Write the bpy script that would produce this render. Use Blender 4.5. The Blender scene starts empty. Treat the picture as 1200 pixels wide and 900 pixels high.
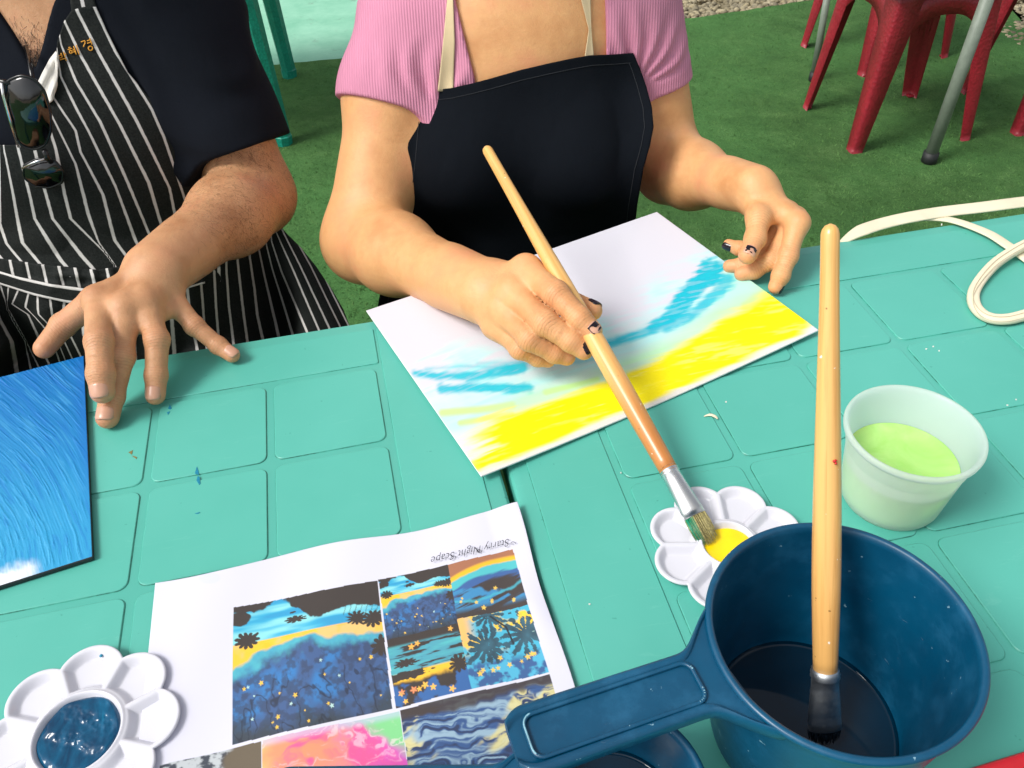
import bpy, bmesh, math, random
import numpy as np
from mathutils import Vector, Matrix
from mathutils.bvhtree import BVHTree
rnd = random.Random(7)
R = math.radians
scene = bpy.context.scene
col = scene.collection

# ------------------------------------------------------------------ camera model (table top is z = 0, metres)
W0, H0, F0 = 1200.0, 900.0, 980.0
PITCH, ROLL, CAMH = .7326, -.0466, .555
fw = np.array([0, math.cos(PITCH), -math.sin(PITCH)])
r0 = np.array([1., 0, 0]); u0 = np.cross(r0, fw)
rt = math.cos(ROLL)*r0 + math.sin(ROLL)*u0
up = -math.sin(ROLL)*r0 + math.cos(ROLL)*u0
CAM = np.array([0, 0, CAMH])
GROUND = -.72
def ray(u, v):
    return fw + rt*(u-600)/F0 + up*(450-v)/F0
def at(u, v, z=0.):
    d = ray(u, v); return CAM + (z-CAMH)/d[2]*d
def aty(u, v, Y):
    d = ray(u, v); return CAM + Y/d[1]*d
def proj(P):
    d = np.asarray(P) - CAM; w = d@fw
    return 600+F0*(d@rt)/w, 450-F0*(d@up)/w

# ------------------------------------------------------------------ object helpers
def tag(o, label=None, cat=None, group=None, kind=None):
    if label: o['label'] = label
    if cat: o['category'] = cat
    if group: o['group'] = group
    if kind: o['kind'] = kind
    return o
def empty(name, loc=(0, 0, 0), rotz=0, label=None, cat=None, group=None):
    o = bpy.data.objects.new(name, None); col.objects.link(o)
    o.location = loc; o.rotation_euler = (0, 0, rotz); o.empty_display_size = .05
    return tag(o, label, cat, group)
def mesh_obj(name, verts, faces, mat, parent=None, smooth=True, world=True):
    """verts in world space when world is True (converted to parent's space)"""
    me = bpy.data.meshes.new(name)
    V = np.asarray(verts, dtype=float)
    if parent is not None and world:
        Mi = np.array(world_m(parent).inverted()); V = V@Mi[:3, :3].T + Mi[:3, 3]
    faces_l = faces.tolist() if isinstance(faces, np.ndarray) else [list(f) for f in faces]
    me.from_pydata(V.tolist(), [], faces_l); me.update()
    if smooth: me.polygons.foreach_set('use_smooth', [True]*len(me.polygons))
    if mat: me.materials.append(mat)
    o = bpy.data.objects.new(name, me); col.objects.link(o)
    if parent is not None: o.parent = parent
    return o
def world_m(o):
    m = Matrix.LocRotScale(o.location, o.rotation_euler, o.scale)
    return world_m(o.parent) @ m if o.parent else m
class MB:
    def __init__(s): s.v = []; s.f = []
    def add(s, v, f):
        n = len(s.v); s.v += [tuple(p) for p in v]; s.f += [tuple(i+n for i in q) for q in f]; return s
    def box(s, c, d, rot=None, bev=0):
        bm = bmesh.new(); bmesh.ops.create_cube(bm, size=1)
        for v in bm.verts: v.co = Vector((v.co.x*d[0], v.co.y*d[1], v.co.z*d[2]))
        if bev: bmesh.ops.bevel(bm, geom=bm.edges[:], offset=bev, segments=2, affect='EDGES', profile=.5)
        M = (Matrix.Translation(c) @ (rot if rot else Matrix.Identity(4)))
        bm.verts.index_update()
        s.add([M @ v.co for v in bm.verts], [[v.index for v in f.verts] for f in bm.faces]); bm.free(); return s
    def tube(s, pts, rad, n=12, cap=True, sq=None):
        pts = [np.array(p, float) for p in pts]; k = len(pts)
        rad = [rad]*k if np.isscalar(rad) else rad
        T = []
        for i in range(k):
            t = pts[min(i+1, k-1)]-pts[max(i-1, 0)]; T.append(t/(np.linalg.norm(t)+1e-12))
        a = np.cross(T[0], [0, 0, 1.]);
        if np.linalg.norm(a) < .05: a = np.cross(T[0], [0, 1., 0])
        a /= np.linalg.norm(a); vs = []
        for i in range(k):
            a = a - T[i]*(a@T[i]); a /= np.linalg.norm(a); b = np.cross(T[i], a)
            rr = rad[i] if np.ndim(rad[i]) else (rad[i], rad[i])
            for j in range(n):
                t = 2*math.pi*j/n; vs.append(pts[i]+a*rr[0]*math.cos(t)+b*rr[1]*math.sin(t))
        fs = [(i*n+j, i*n+(j+1) % n, (i+1)*n+(j+1) % n, (i+1)*n+j) for i in range(k-1) for j in range(n)]
        if cap: fs += [tuple(range(n))[::-1], tuple((k-1)*n+j for j in range(n))]
        return s.add(vs, fs)
    def lathe(s, prof, c=(0, 0, 0), n=64, close=False, cap0=False, cap1=False, fn=None):
        vs = []
        for (r, z) in prof:
            for j in range(n):
                t = 2*math.pi*j/n; rr = fn(r, z, t) if fn else r
                vs.append((c[0]+rr*math.cos(t), c[1]+rr*math.sin(t), c[2]+z))
        k = len(prof)
        fs = [(i*n+j, i*n+(j+1) % n, (i+1)*n+(j+1) % n, (i+1)*n+j) for i in range(k-1) for j in range(n)]
        if close: fs += [((k-1)*n+j, (k-1)*n+(j+1) % n, (j+1) % n, j) for j in range(n)]
        if cap0: fs.append(tuple(range(n))[::-1])
        if cap1: fs.append(tuple((k-1)*n+j for j in range(n)))
        return s.add(vs, fs)
    def build(s, name, mat, parent=None, smooth=True, world=True):
        return mesh_obj(name, s.v, s.f, mat, parent, smooth, world)
def vcol(o, cols, name='Col'):
    a = o.data.color_attributes.new(name, 'FLOAT_COLOR', 'POINT')
    c = np.ones((len(cols), 4), np.float32); c[:, :3] = cols
    a.data.foreach_set('color', c.ravel())
def vfloat(o, vals, name):
    a = o.data.attributes.new(name, 'FLOAT', 'POINT'); a.data.foreach_set('value', np.asarray(vals, np.float32))
def modif(o, typ, **kw):
    m = o.modifiers.new(typ.lower(), typ)
    for k, v in kw.items(): setattr(m, k, v)
    return m
def autosmooth(o, ang=35):
    me = o.data
    try: me.set_sharp_from_angle(angle=R(ang))
    except Exception: pass
def smoothstep(a, b, x):
    t = np.clip((x-a)/(b-a+1e-12), 0, 1); return t*t*(3-2*t)
def srgb(r, g, b):
    f = lambda c: (c/255/12.92 if c/255 <= .04045 else ((c/255+.055)/1.055)**2.4)
    return np.array([f(r), f(g), f(b)])
def mixc(A, B, t):
    t = np.asarray(t)[..., None]; return A*(1-t)+B*t

# ------------------------------------------------------------------ value noise
_rs = np.random.RandomState(3); _lat = _rs.rand(256, 256); _p3 = _rs.rand(64, 64, 64).astype(np.float32)
def vn2(x, y):
    xi = np.floor(x).astype(int); yi = np.floor(y).astype(int); fx = x-xi; fy = y-yi
    fx = fx*fx*(3-2*fx); fy = fy*fy*(3-2*fy); g = lambda i, j: _lat[i & 255, j & 255]
    return (g(xi, yi)*(1-fx)+g(xi+1, yi)*fx)*(1-fy)+(g(xi, yi+1)*(1-fx)+g(xi+1, yi+1)*fx)*fy
def fbm2(x, y, o=4):
    s = 0; a = .5; t = 0
    for k in range(o): s = s+a*vn2(x*2**k+17.3*k, y*2**k+9.1*k); t += a; a *= .5
    return s/t
def vn3(P):
    i = np.floor(P).astype(int); f = P-i; f = f*f*(3-2*f); r = 0
    for dx in (0, 1):
        for dy in (0, 1):
            for dz in (0, 1):
                w = (f[:, 0] if dx else 1-f[:, 0])*(f[:, 1] if dy else 1-f[:, 1])*(f[:, 2] if dz else 1-f[:, 2])
                r = r+w*_p3[(i[:, 0]+dx) & 63, (i[:, 1]+dy) & 63, (i[:, 2]+dz) & 63]
    return r

# ------------------------------------------------------------------ materials
class NT:
    def __init__(s, name):
        s.m = bpy.data.materials.new(name); s.m.use_nodes = True; s.t = s.m.node_tree
        s.b = s.t.nodes['Principled BSDF']
    def n(s, typ, **kw):
        nd = s.t.nodes.new(typ)
        for k, v in kw.items():
            if k.startswith('i_'):
                key = k[2:]; key = int(key) if key.isdigit() else key.replace('_', ' ')
                nd.inputs[key].default_value = v
            else: setattr(nd, k, v)
        return nd
    def l(s, a, b): s.t.links.new(a, b)
    def coord(s, kind='Object', scale=(1, 1, 1), rot=(0, 0, 0)):
        tc = s.n('ShaderNodeTexCoord'); mp = s.n('ShaderNodeMapping'); mp.inputs['Scale'].default_value = scale
        mp.inputs['Rotation'].default_value = rot
        s.l(tc.outputs[kind], mp.inputs[0]); return mp.outputs[0]
    def noise(s, scale, vec=None, detail=4, rough=.55, dist=0):
        nd = s.n('ShaderNodeTexNoise'); nd.inputs['Scale'].default_value = scale; nd.inputs['Detail'].default_value = detail
        nd.inputs['Roughness'].default_value = rough; nd.inputs['Distortion'].default_value = dist
        if vec is not None: s.l(vec, nd.inputs['Vector'])
        return nd.outputs[0]
    def ramp(s, fac, stops, interp='LINEAR'):
        nd = s.n('ShaderNodeValToRGB'); e = nd.color_ramp.elements; nd.color_ramp.interpolation = interp
        while len(e) < len(stops): e.new(.5)
        for i, (p, c) in enumerate(stops):
            e[i].position = p
            if np.ndim(c) == 0: c = (c, c, c)
            e[i].color = (*c[:3], 1)
        s.l(fac, nd.inputs[0]); return nd.outputs[0]
    def mix(s, fac, a, b, mode='MIX'):
        nd = s.n('ShaderNodeMix', data_type='RGBA', blend_type=mode)
        for v, k in ((fac, 0), (a, 6), (b, 7)):
            if hasattr(v, 'links'): s.l(v, nd.inputs[k])
            elif k == 0: nd.inputs[k].default_value = v
            else: nd.inputs[k].default_value = (*v[:3], 1)
        return nd.outputs[2]
    def math(s, op, a, b=None, clamp=False):
        nd = s.n('ShaderNodeMath', operation=op, use_clamp=clamp)
        for v, k in ((a, 0), (b, 1)):
            if v is None: continue
            if hasattr(v, 'links'): s.l(v, nd.inputs[k])
            else: nd.inputs[k].default_value = v
        return nd.outputs[0]
    def bump(s, h, strength=.3, dist=.001, prev=None):
        nd = s.n('ShaderNodeBump'); nd.inputs['Strength'].default_value = strength; nd.inputs['Distance'].default_value = dist
        s.l(h, nd.inputs['Height'])
        if prev is not None: s.l(prev, nd.inputs['Normal'])
        s.l(nd.outputs[0], s.b.inputs['Normal']); return nd.outputs[0]
    def set(s, **kw):
        for k, v in kw.items():
            k = k.replace('_', ' ')
            if hasattr(v, 'links'): s.l(v, s.b.inputs[k])
            else:
                if k in ('Base Color', 'Specular Tint', 'Coat Tint', 'Sheen Tint') and len(v) == 3: v = (*v, 1)
                s.b.inputs[k].default_value = v
        return s
def m_plain(name, c, rough=.5, nscale=30, var=.12, bump=.1, bscale=200, **kw):
    t = NT(name); co = t.coord()
    c = np.array(c); f = t.noise(nscale, co)
    t.set(Base_Color=t.ramp(f, [(.3, c*(1-var)), (.7, c*(1+var))]), Roughness=rough, **kw)
    if bump: t.bump(t.noise(bscale, co, 3), bump, .0006)
    return t.m

def m_table():
    t = NT('table_plastic'); co = t.coord()
    big = t.noise(3.2, co, 4); fine = t.noise(70, co, 5, .7)
    c = t.ramp(big, [(.3, srgb(76, 166, 150)), (.7, srgb(90, 178, 163))])
    sc = t.noise(14, t.coord(scale=(1, 6, 1), rot=(0, 0, .6)), 8, .75, 1.2)
    scr = t.ramp(sc, [(.60, 0.), (.68, 1.)])
    c = t.mix(t.math('MULTIPLY', scr, .10), c, srgb(150, 215, 200))
    sp = t.ramp(t.noise(160, co, 2), [(.745, 0.), (.76, 1.)])
    c = t.mix(t.math('MULTIPLY', sp, .35), c, srgb(25, 110, 95))
    t.set(Base_Color=c, Roughness=t.ramp(fine, [(.3, .33), (.7, .47)]), Specular_IOR_Level=.5)
    nb = t.bump(fine, .12, .0004); t.bump(t.noise(9, co, 2), .35, .004, nb)
    return t.m
def m_turf():
    t = NT('turf_carpet'); co = t.coord()
    big = t.noise(1.6, co, 5, .6); mid = t.noise(9, co, 6, .75, .4); fine = t.noise(230, t.coord(scale=(1, 1.6, 1)), 6, .85)
    c = t.ramp(mid, [(.25, srgb(58, 88, 48)), (.5, srgb(78, 114, 62)), (.78, srgb(108, 144, 86))])
    c = t.mix(t.ramp(big, [(.35, .0), (.7, .6)]), c, srgb(98, 158, 88))
    c = t.mix(t.ramp(fine, [(.35, .75), (.62, 0.)]), c, srgb(44, 80, 42))
    c = t.mix(t.ramp(fine, [(.58, .0), (.75, .55)]), c, srgb(120, 172, 104))
    deb = t.ramp(t.noise(60, co, 3, .7), [(.70, 0.), (.74, .7)])
    c = t.mix(deb, c, srgb(120, 120, 80))
    t.set(Base_Color=c, Roughness=.95, Specular_IOR_Level=.12)
    b = t.bump(fine, .9, .006); t.bump(t.noise(26, co, 4), .7, .012, b)
    return t.m
def m_floor():
    t = NT('painted_floor'); co = t.coord()
    c = t.ramp(t.noise(4, co, 6, .7), [(.3, srgb(112, 178, 148)), (.7, srgb(150, 205, 178))])
    st = t.ramp(t.noise(12, co, 6, .7), [(.6, 0.), (.72, .6)])
    c = t.mix(st, c, srgb(110, 140, 118))
    t.set(Base_Color=c, Roughness=.6); t.bump(t.noise(60, co, 4), .2, .002); return t.m
def m_skin(name, base, red, dark, hair=0):
    t = NT(name); co = t.coord()
    n1 = t.noise(16, co, 4, .6); n2 = t.noise(110, co, 4, .7)
    c = t.ramp(n1, [(.3, dark), (.5, base), (.72, red)])
    c = t.mix(t.ramp(n2, [(.35, .22), (.6, 0.)]), c, dark)
    at_ = t.n('ShaderNodeAttribute', attribute_name='flush')
    c = t.mix(t.math('MULTIPLY', at_.outputs['Fac'], .8), c, red)
    if hair:
        h = t.ramp(t.noise(150, t.coord(scale=(1.2, 7, 4), rot=(.3, .2, -.9)), 3, .6, .5), [(.50, 0.), (.75, .7)])
        ha = t.n('ShaderNodeAttribute', attribute_name='hairy')
        c = t.mix(t.math('MULTIPLY', t.math('MULTIPLY', h, hair), ha.outputs['Fac']), c, (.03, .014, .008))
    mole = t.n('ShaderNodeTexVoronoi'); mole.inputs['Scale'].default_value = 14; t.l(co, mole.inputs['Vector'])
    c = t.mix(t.ramp(mole.outputs['Distance'], [(.02, .35), (.03, 0.)]), c, dark*.5)
    t.set(Base_Color=c, Roughness=t.ramp(n2, [(.3, .40), (.7, .55)]), Subsurface_Weight=.18, Subsurface_Scale=.01, Specular_IOR_Level=.42)
    t.b.inputs['Subsurface Radius'].default_value = (1, .35, .2)
    fc = t.n('ShaderNodeAttribute', attribute_name='fc'); fwn = t.n('ShaderNodeAttribute', attribute_name='fw')
    ph = t.math('ADD', t.math('MULTIPLY', fc.outputs['Fac'], 2.3), t.math('MULTIPLY', t.noise(140, co, 2), 5.))
    cr = t.ramp(t.math('COSINE', ph), [(.55, 0.), (.95, 1.)]); cr = t.math('MULTIPLY', cr, t.math('MULTIPLY', fwn.outputs['Fac'], fwn.outputs['Fac']))
    lk = t.b.inputs['Base Color'].links[0].from_socket; t.set(Base_Color=t.mix(t.math('MULTIPLY', cr, .45), lk, dark*.62))
    b = t.bump(t.math('SUBTRACT', 1., cr), .6, .0012)
    b = t.bump(t.noise(300, co, 4, .75), .38, .0012, b); t.bump(t.noise(90, t.coord(scale=(1, 1, 3)), 5, .7), .25, .0014, b)
    return t.m
def m_cloth(name, c, rough=.9, weave=900, sheen=.0, var=.1, spec=.15):
    t = NT(name); co = t.coord(); c = np.array(c)
    base = t.ramp(t.noise(14, co, 5), [(.3, c*(1-var)), (.7, c*(1+var))])
    t.set(Base_Color=base, Roughness=rough, Specular_IOR_Level=spec, Sheen_Weight=sheen)
    b = t.bump(t.noise(weave, co, 2), .25, .0006); t.bump(t.noise(28, t.coord(scale=(1, 1, .35)), 3), .25, .006, b)
    return t.m
def m_rib(name, c):
    t = NT(name); co = t.coord(); c = np.array(c)
    w = t.n('ShaderNodeTexWave', wave_type='BANDS', bands_direction='X'); w.inputs['Scale'].default_value = 95
    w.inputs['Distortion'].default_value = 1.2; w.inputs['Detail'].default_value = 1; w.inputs['Detail Scale'].default_value = .25
    t.l(co, w.inputs['Vector'])
    base = t.ramp(t.noise(12, co, 4), [(.3, c*.92), (.7, c*1.06)])
    base = t.mix(t.ramp(w.outputs[0], [(.1, .28), (.5, 0.)]), base, c*.62)
    t.set(Base_Color=base, Roughness=.9, Specular_IOR_Level=.15)
    b = t.bump(w.outputs[0], .5, .0012); t.bump(t.noise(22, t.coord(scale=(1, 1, .4)), 3), .3, .006, b)
    return t.m
def m_stripe(name, width=.085):
    t = NT(name); co = t.coord()
    a = t.n('ShaderNodeAttribute', attribute_name='stripe')
    fr = t.math('FRACT', t.math('ADD', a.outputs['Fac'], .5))
    wob = t.math('MULTIPLY', t.math('SUBTRACT', t.noise(160, co, 2), .5), .05)
    d = t.math('ABSOLUTE', t.math('SUBTRACT', t.math('ADD', fr, wob), .5))
    m = t.ramp(d, [(width*.8, 1.), (width*1.25, 0.)])
    blk = t.ramp(t.noise(500, co, 2), [(.3, srgb(18, 22, 22)), (.7, srgb(36, 40, 38))])
    c = t.mix(m, blk, srgb(205, 203, 200))
    t.set(Base_Color=c, Roughness=.8, Specular_IOR_Level=.2)
    b = t.bump(t.noise(1200, co, 2), .3, .0005); t.bump(t.noise(35, co, 4), .3, .004, b)
    return t.m
def m_vcol(name, rough=.55, bumps=None, spec=.4, emboss=0):
    t = NT(name); a = t.n('ShaderNodeAttribute', attribute_name='Col'); co = t.coord()
    t.set(Base_Color=a.outputs['Color'], Roughness=rough, Specular_IOR_Level=spec)
    if bumps: t.bump(t.noise(bumps[0], co, 4, .6), bumps[1], bumps[2])
    return t.m
def m_wood(name, light, dark, band=None, axis_scale=(60, 60, 5)):
    t = NT(name); ba = t.n('ShaderNodeAttribute', attribute_name='bco'); mp = t.n('ShaderNodeMapping'); mp.inputs['Scale'].default_value = (55, 55, 2.2); t.l(ba.outputs['Vector'], mp.inputs[0])
    g = t.noise(4, mp.outputs[0], 6, .6, .5)
    c = t.ramp(g, [(.3, dark), (.5, light), (.75, light*1.10)])
    at_ = t.n('ShaderNodeAttribute', attribute_name='stain')
    c = t.mix(at_.outputs['Fac'], c, srgb(176, 98, 40))
    o = t.coord(); sp = t.ramp(t.noise(190, o, 2, .6), [(.73, 0.), (.75, 1.)])
    c = t.mix(t.math('MULTIPLY', sp, .7), c, srgb(110, 70, 30))
    sp2 = t.ramp(t.noise(240, o, 1), [(.78, 0.), (.79, 1.)]); c = t.mix(t.math('MULTIPLY', sp2, .8), c, srgb(245, 240, 225))
    t.set(Base_Color=c, Roughness=.32, Coat_Weight=.35, Coat_Roughness=.2)
    t.bump(g, .15, .0006); return t.m
def m_metal(name, c=(.75, .76, .76), rough=.25, dirty=.2):
    t = NT(name); co = t.coord()
    n_ = t.noise(60, co, 5, .7)
    t.set(Base_Color=t.ramp(n_, [(.4, np.array(c)), (.75, np.array(c)*(1-dirty))]), Metallic=1.0, Roughness=t.ramp(n_, [(.3, rough*.8), (.7, rough*1.5)]))
    return t.m
def m_mug(name):
    t = NT(name); co = t.coord()
    n1 = t.noise(7, co, 6, .65); n2 = t.noise(40, co, 6, .7)
    c = t.ramp(n1, [(.3, srgb(0, 58, 88)), (.7, srgb(0, 82, 116))])
    c = t.mix(t.ramp(n2, [(.5, 0.), (.75, .28)]), c, srgb(40, 118, 160))
    sp = t.ramp(t.noise(150, co, 3, .6), [(.71, 0.), (.73, 1.)]); c = t.mix(t.math('MULTIPLY', sp, .6), c, srgb(150, 190, 205))
    dr = t.ramp(t.noise(26, t.coord(scale=(1, 1, 3)), 7, .8, 1.), [(.66, 0.), (.69, 1.)]); c = t.mix(t.math('MULTIPLY', dr, .28), c, srgb(120, 165, 190))
    t.set(Base_Color=c, Roughness=t.ramp(n2, [(.3, .3), (.7, .5)]), Specular_IOR_Level=.5)
    b = t.bump(n2, .15, .0012); t.bump(dr, .5, .0012, b); return t.m
def m_chair(name, c):
    t = NT(name); co = t.coord(); c = np.array(c)
    v = t.n('ShaderNodeTexVoronoi'); v.inputs['Scale'].default_value = 120; t.l(co, v.inputs['Vector'])
    n_ = t.noise(10, co, 5, .7)
    cc = t.ramp(n_, [(.3, c*.75), (.7, c*1.1)])
    cc = t.mix(t.ramp(v.outputs['Distance'], [(.45, 0.), (.75, .35)]), cc, c*.45)
    cc = t.mix(t.ramp(t.noise(45, co, 5, .8), [(.66, 0.), (.74, .45)]), cc, np.minimum(c*1.2+.25, .8))
    t.set(Base_Color=cc, Roughness=.42); t.bump(v.outputs['Distance'], .5, .002); return t.m
def m_gravel():
    t = NT('gravel_stone'); co = t.coord()
    v = t.n('ShaderNodeTexVoronoi'); v.inputs['Scale'].default_value = 38; t.l(co, v.inputs['Vector'])
    g_ = t.ramp(v.outputs['Color'], [(.1, srgb(96, 88, 70)), (.9, srgb(225, 215, 190))])
    c = t.mix(.7, t.ramp(t.noise(14, co, 5), [(.3, srgb(140, 132, 108)), (.7, srgb(205, 198, 176))]), g_, 'MULTIPLY')
    t.set(Base_Color=c, Roughness=.9); t.bump(t.noise(90, co, 4), .5, .004); return t.m
M = {}
M['table'] = m_table()
M['turf'] = m_turf(); M['floor'] = m_floor(); M['gravel'] = m_gravel()
M['skin_w'] = m_skin('skin_warm', np.array([.70, .375, .165]), np.array([.71, .32, .155]), np.array([.58, .275, .11]))
M['skin_m'] = m_skin('skin_tan', np.array([.57, .305, .155]), np.array([.58, .265, .14]), np.array([.43, .205, .095]), hair=.8)
M['pink'] = m_rib('pink_rib', srgb(206, 138, 164))
M['blacktee'] = m_cloth('black_jersey', srgb(16, 20, 28), .95, 900)
M['bib'] = m_cloth('black_apron', srgb(14, 18, 24), .9, 1100, spec=.08)
M['cream'] = m_cloth('cream_canvas', srgb(222, 212, 186), .9, 1400)
M['beige'] = m_cloth('beige_strap', srgb(206, 186, 150), .9, 1400)
M['trousers'] = m_cloth('dark_denim', srgb(34, 38, 50), .9, 1100)
M['hair'] = m_cloth('dark_hair', srgb(28, 20, 16), .5, 700)
M['stripe'] = m_stripe('pinstripe_cotton'); M['stripeb'] = m_stripe('pinstripe_band', .11)
M['lining'] = m_plain('white_lining', srgb(215, 212, 205), .8)
M['gold'] = m_plain('gold_thread', srgb(214, 150, 40), .6)
M['wood'] = m_wood('brush_wood', srgb(226, 176, 104), srgb(204, 148, 78))
M['ferrule'] = m_metal('ferrule_metal'); M['ferruled'] = m_metal('ferrule_dull', (.62, .66, .7), .38, .5)
M['bristle'] = m_plain('bristle_hair', srgb(150, 140, 92), .6, 600, .5, .6, 900)
M['bristled'] = m_plain('bristle_wet', srgb(20, 30, 40), .35, 600, .4, .6, 900)
M['greenpaint'] = m_plain('green_paint', srgb(20, 130, 96), .3)
M['mug'] = m_mug('blue_plastic')
M['scuff'] = m_plain('scuffed_edge', srgb(120, 165, 180), .6, 90, .3)
M['white'] = m_plain('white_plastic', srgb(208, 208, 216), .16, 20, .02, .04, 90, Specular_IOR_Level=.5)
M['yellow'] = m_plain('yellow_paint', srgb(248, 214, 0), .3, 60, .05, .25, 120, Coat_Weight=.4)
M['red'] = m_chair('red_plastic', srgb(146, 30, 44)); M['teal'] = m_chair('teal_plastic', srgb(20, 140, 118))
M['redtray'] = m_plain('red_tray', srgb(200, 26, 40), .35)
M['grey'] = m_plain('grey_paint', srgb(118, 128, 116), .5, 40, .12, .2)
M['rubber'] = m_plain('black_rubber', srgb(22, 26, 26), .6)
M['lens'] = m_plain('dark_lens', srgb(8, 9, 11), .06, Specular_IOR_Level=.8) if True else None
M['frame'] = m_plain('black_frame', srgb(12, 12, 13), .25)
M['chrome'] = m_metal('chrome_trim', (.8, .8, .8), .2)
M['polish'] = m_plain('black_polish', srgb(22, 12, 24), .15, 300, .4)
M['nail'] = m_plain('bare_nail', np.array([.64, .35, .24]), .25, 80, .06)
M['nailm'] = m_plain('bare_nail_tan', np.array([.56, .30, .20]), .3, 80, .06)
M['stitch'] = m_plain('dark_stitch', srgb(26, 30, 36), .9); M['ink'] = m_plain('black_ink', srgb(40, 40, 50), .6)
M['paper'] = m_vcol('printed_paper', .6, (500, .1, .0004), .25)
M['card'] = m_vcol('painted_card', .5, (260, .25, .0006), .3)
M['card_back'] = m_plain('card_back', srgb(225, 225, 228), .7)
M['dark_edge'] = m_plain('dark_edge', srgb(30, 36, 40), .6)
M['water'] = None
t = NT('murky_water'); t.set(Base_Color=srgb(0, 34, 54), Roughness=.03, Specular_IOR_Level=.35); t.bump(t.noise(12, t.coord(), 2), .04, .002); M['water'] = t.m
t = NT('lime_water'); t.set(Base_Color=t.ramp(t.noise(30, t.coord(), 4, .6, 1.), [(.3, srgb(160, 212, 108)), (.75, srgb(182, 224, 134))]), Roughness=.08, Subsurface_Weight=.4, Subsurface_Scale=.02); M['lime'] = t.m
def m_cup():
    t = NT('frosted_cup'); co = t.coord()
    st = t.ramp(t.noise(30, co, 4, .6), [(.70, 0.), (.75, .5)])
    t.set(Base_Color=t.mix(st, np.array([.88, .93, .90]), srgb(226, 206, 160)), Roughness=.32, Specular_IOR_Level=.5)
    tr = t.n('ShaderNodeBsdfTranslucent'); tr.inputs[0].default_value = (.95, .99, .96, 1)
    tp = t.n('ShaderNodeBsdfTransparent'); tp.inputs[0].default_value = (.97, 1, .98, 1)
    m1 = t.n('ShaderNodeMixShader'); m1.inputs[0].default_value = .5
    m2 = t.n('ShaderNodeMixShader'); m2.inputs[0].default_value = .42
    out = t.t.nodes['Material Output']
    t.l(t.b.outputs[0], m1.inputs[1]); t.l(tr.outputs[0], m1.inputs[2]); t.l(m1.outputs[0], m2.inputs[1]); t.l(tp.outputs[0], m2.inputs[2]); t.l(m2.outputs[0], out.inputs['Surface'])
    return t.m
M['cup'] = m_cup()

# ================================================================== SETTING
def poly_sheet(name, pts, z, mat, sub=0):
    me = bpy.data.meshes.new(name); me.from_pydata([(x, y, z) for x, y in pts], [], [tuple(range(len(pts)))])
    me.materials.append(mat); o = bpy.data.objects.new(name, me); col.objects.link(o); o['kind'] = 'structure'; return o
poly_sheet('ground', [(-60, -30), (60, -30), (60, 90), (-60, 90)], GROUND-.03, M['gravel'])
# painted floor slab (back left), turf carpet laid over it
poly_sheet('painted_floor', [(-9, 3.0), (-.2, 3.0), (-.05, 9), (-9, 9)], GROUND-.006, M['floor'])
tb = []
edge = [(-9, 2.9), (-2.2, 3.22), (-1.4, 3.34), (-.95, 3.42), (-.66, 3.45), (-.2, 3.5), (.3, 3.62), (.81, 3.73), (1.1, 3.80), (1.38, 3.89), (1.8, 3.95), (2.05, 3.92), (2.22, 3.74), (2.16, 3.40), (2.05, 3.2), (2.3, 2.95), (4, 2.6), (9, 2.2)]
rr_ = random.Random(5); pe = []
for i in range(len(edge)-1):
    a, b = edge[i], edge[i+1]; n = max(2, int(math.hypot(b[0]-a[0], b[1]-a[1])/.05))
    for k in range(n): t_ = k/n; pe.append((a[0]+(b[0]-a[0])*t_, a[1]+(b[1]-a[1])*t_+rr_.uniform(-.008, .008)))
top = pe+[edge[-1]]
mbt = MB(); vs = [(x, y, GROUND) for x, y in top]+[(x, -8, GROUND) for x, y in top]+[(x, y, GROUND-.028) for x, y in top]
n = len(top)
mbt.add(vs, [(i, i+n, i+1+n, i+1) for i in range(n-1)]+[(i, i+1, 2*n+i+1, 2*n+i) for i in range(n-1)])
o = mbt.build('turf_carpet', M['turf'], smooth=False); o['kind'] = 'structure'
# turf blades: short tufts over the seen part
def turf_blades():
    rs = np.random.RandomState(11); N = 42000
    # sample in the picture, reject far
    u = rs.uniform(-60, 1260, N*2); v = rs.uniform(-20, 420, N*2)
    d = fw[None]+rt[None]*((u-600)/F0)[:, None]+up[None]*((450-v)/F0)[:, None]
    P = CAM+((GROUND-CAMH)/d[:, 2])[:, None]*d
    ex = np.array([e[0] for e in edge]); ey = np.array([e[1] for e in edge])
    ok = P[:, 1] < np.interp(P[:, 0], ex, ey)-.01
    ok &= ~((P[:, 0] > 2.0) & (P[:, 1] > 3.1)); P = P[ok][:N]; N = len(P)
    a = rs.uniform(0, 6.28, N); L = rs.uniform(.003, .0075, N); w = .0016
    dx = np.stack([np.cos(a), np.sin(a), 0*a], 1)*w
    le = np.stack([rs.normal(0, .004, N), rs.normal(0, .004, N), L], 1)
    V = np.concatenate([P-dx, P+dx, P+le], 0); F = np.stack([np.arange(N), np.arange(N)+N, np.arange(N)+2*N], 1)
    t = NT('turf_fibre'); co = t.coord()
    t.set(Base_Color=t.ramp(t.noise(9, co, 6, .75, .4), [(.25, srgb(62, 94, 52)), (.5, srgb(80, 118, 64)), (.78, srgb(110, 148, 88))]), Roughness=.9, Specular_IOR_Level=.1)
    o = mesh_obj('turf_blades', V, F, t.m, smooth=False); tag(o, 'short worn green artificial grass fibres covering the ground', 'grass', kind='stuff')
turf_blades()
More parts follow.
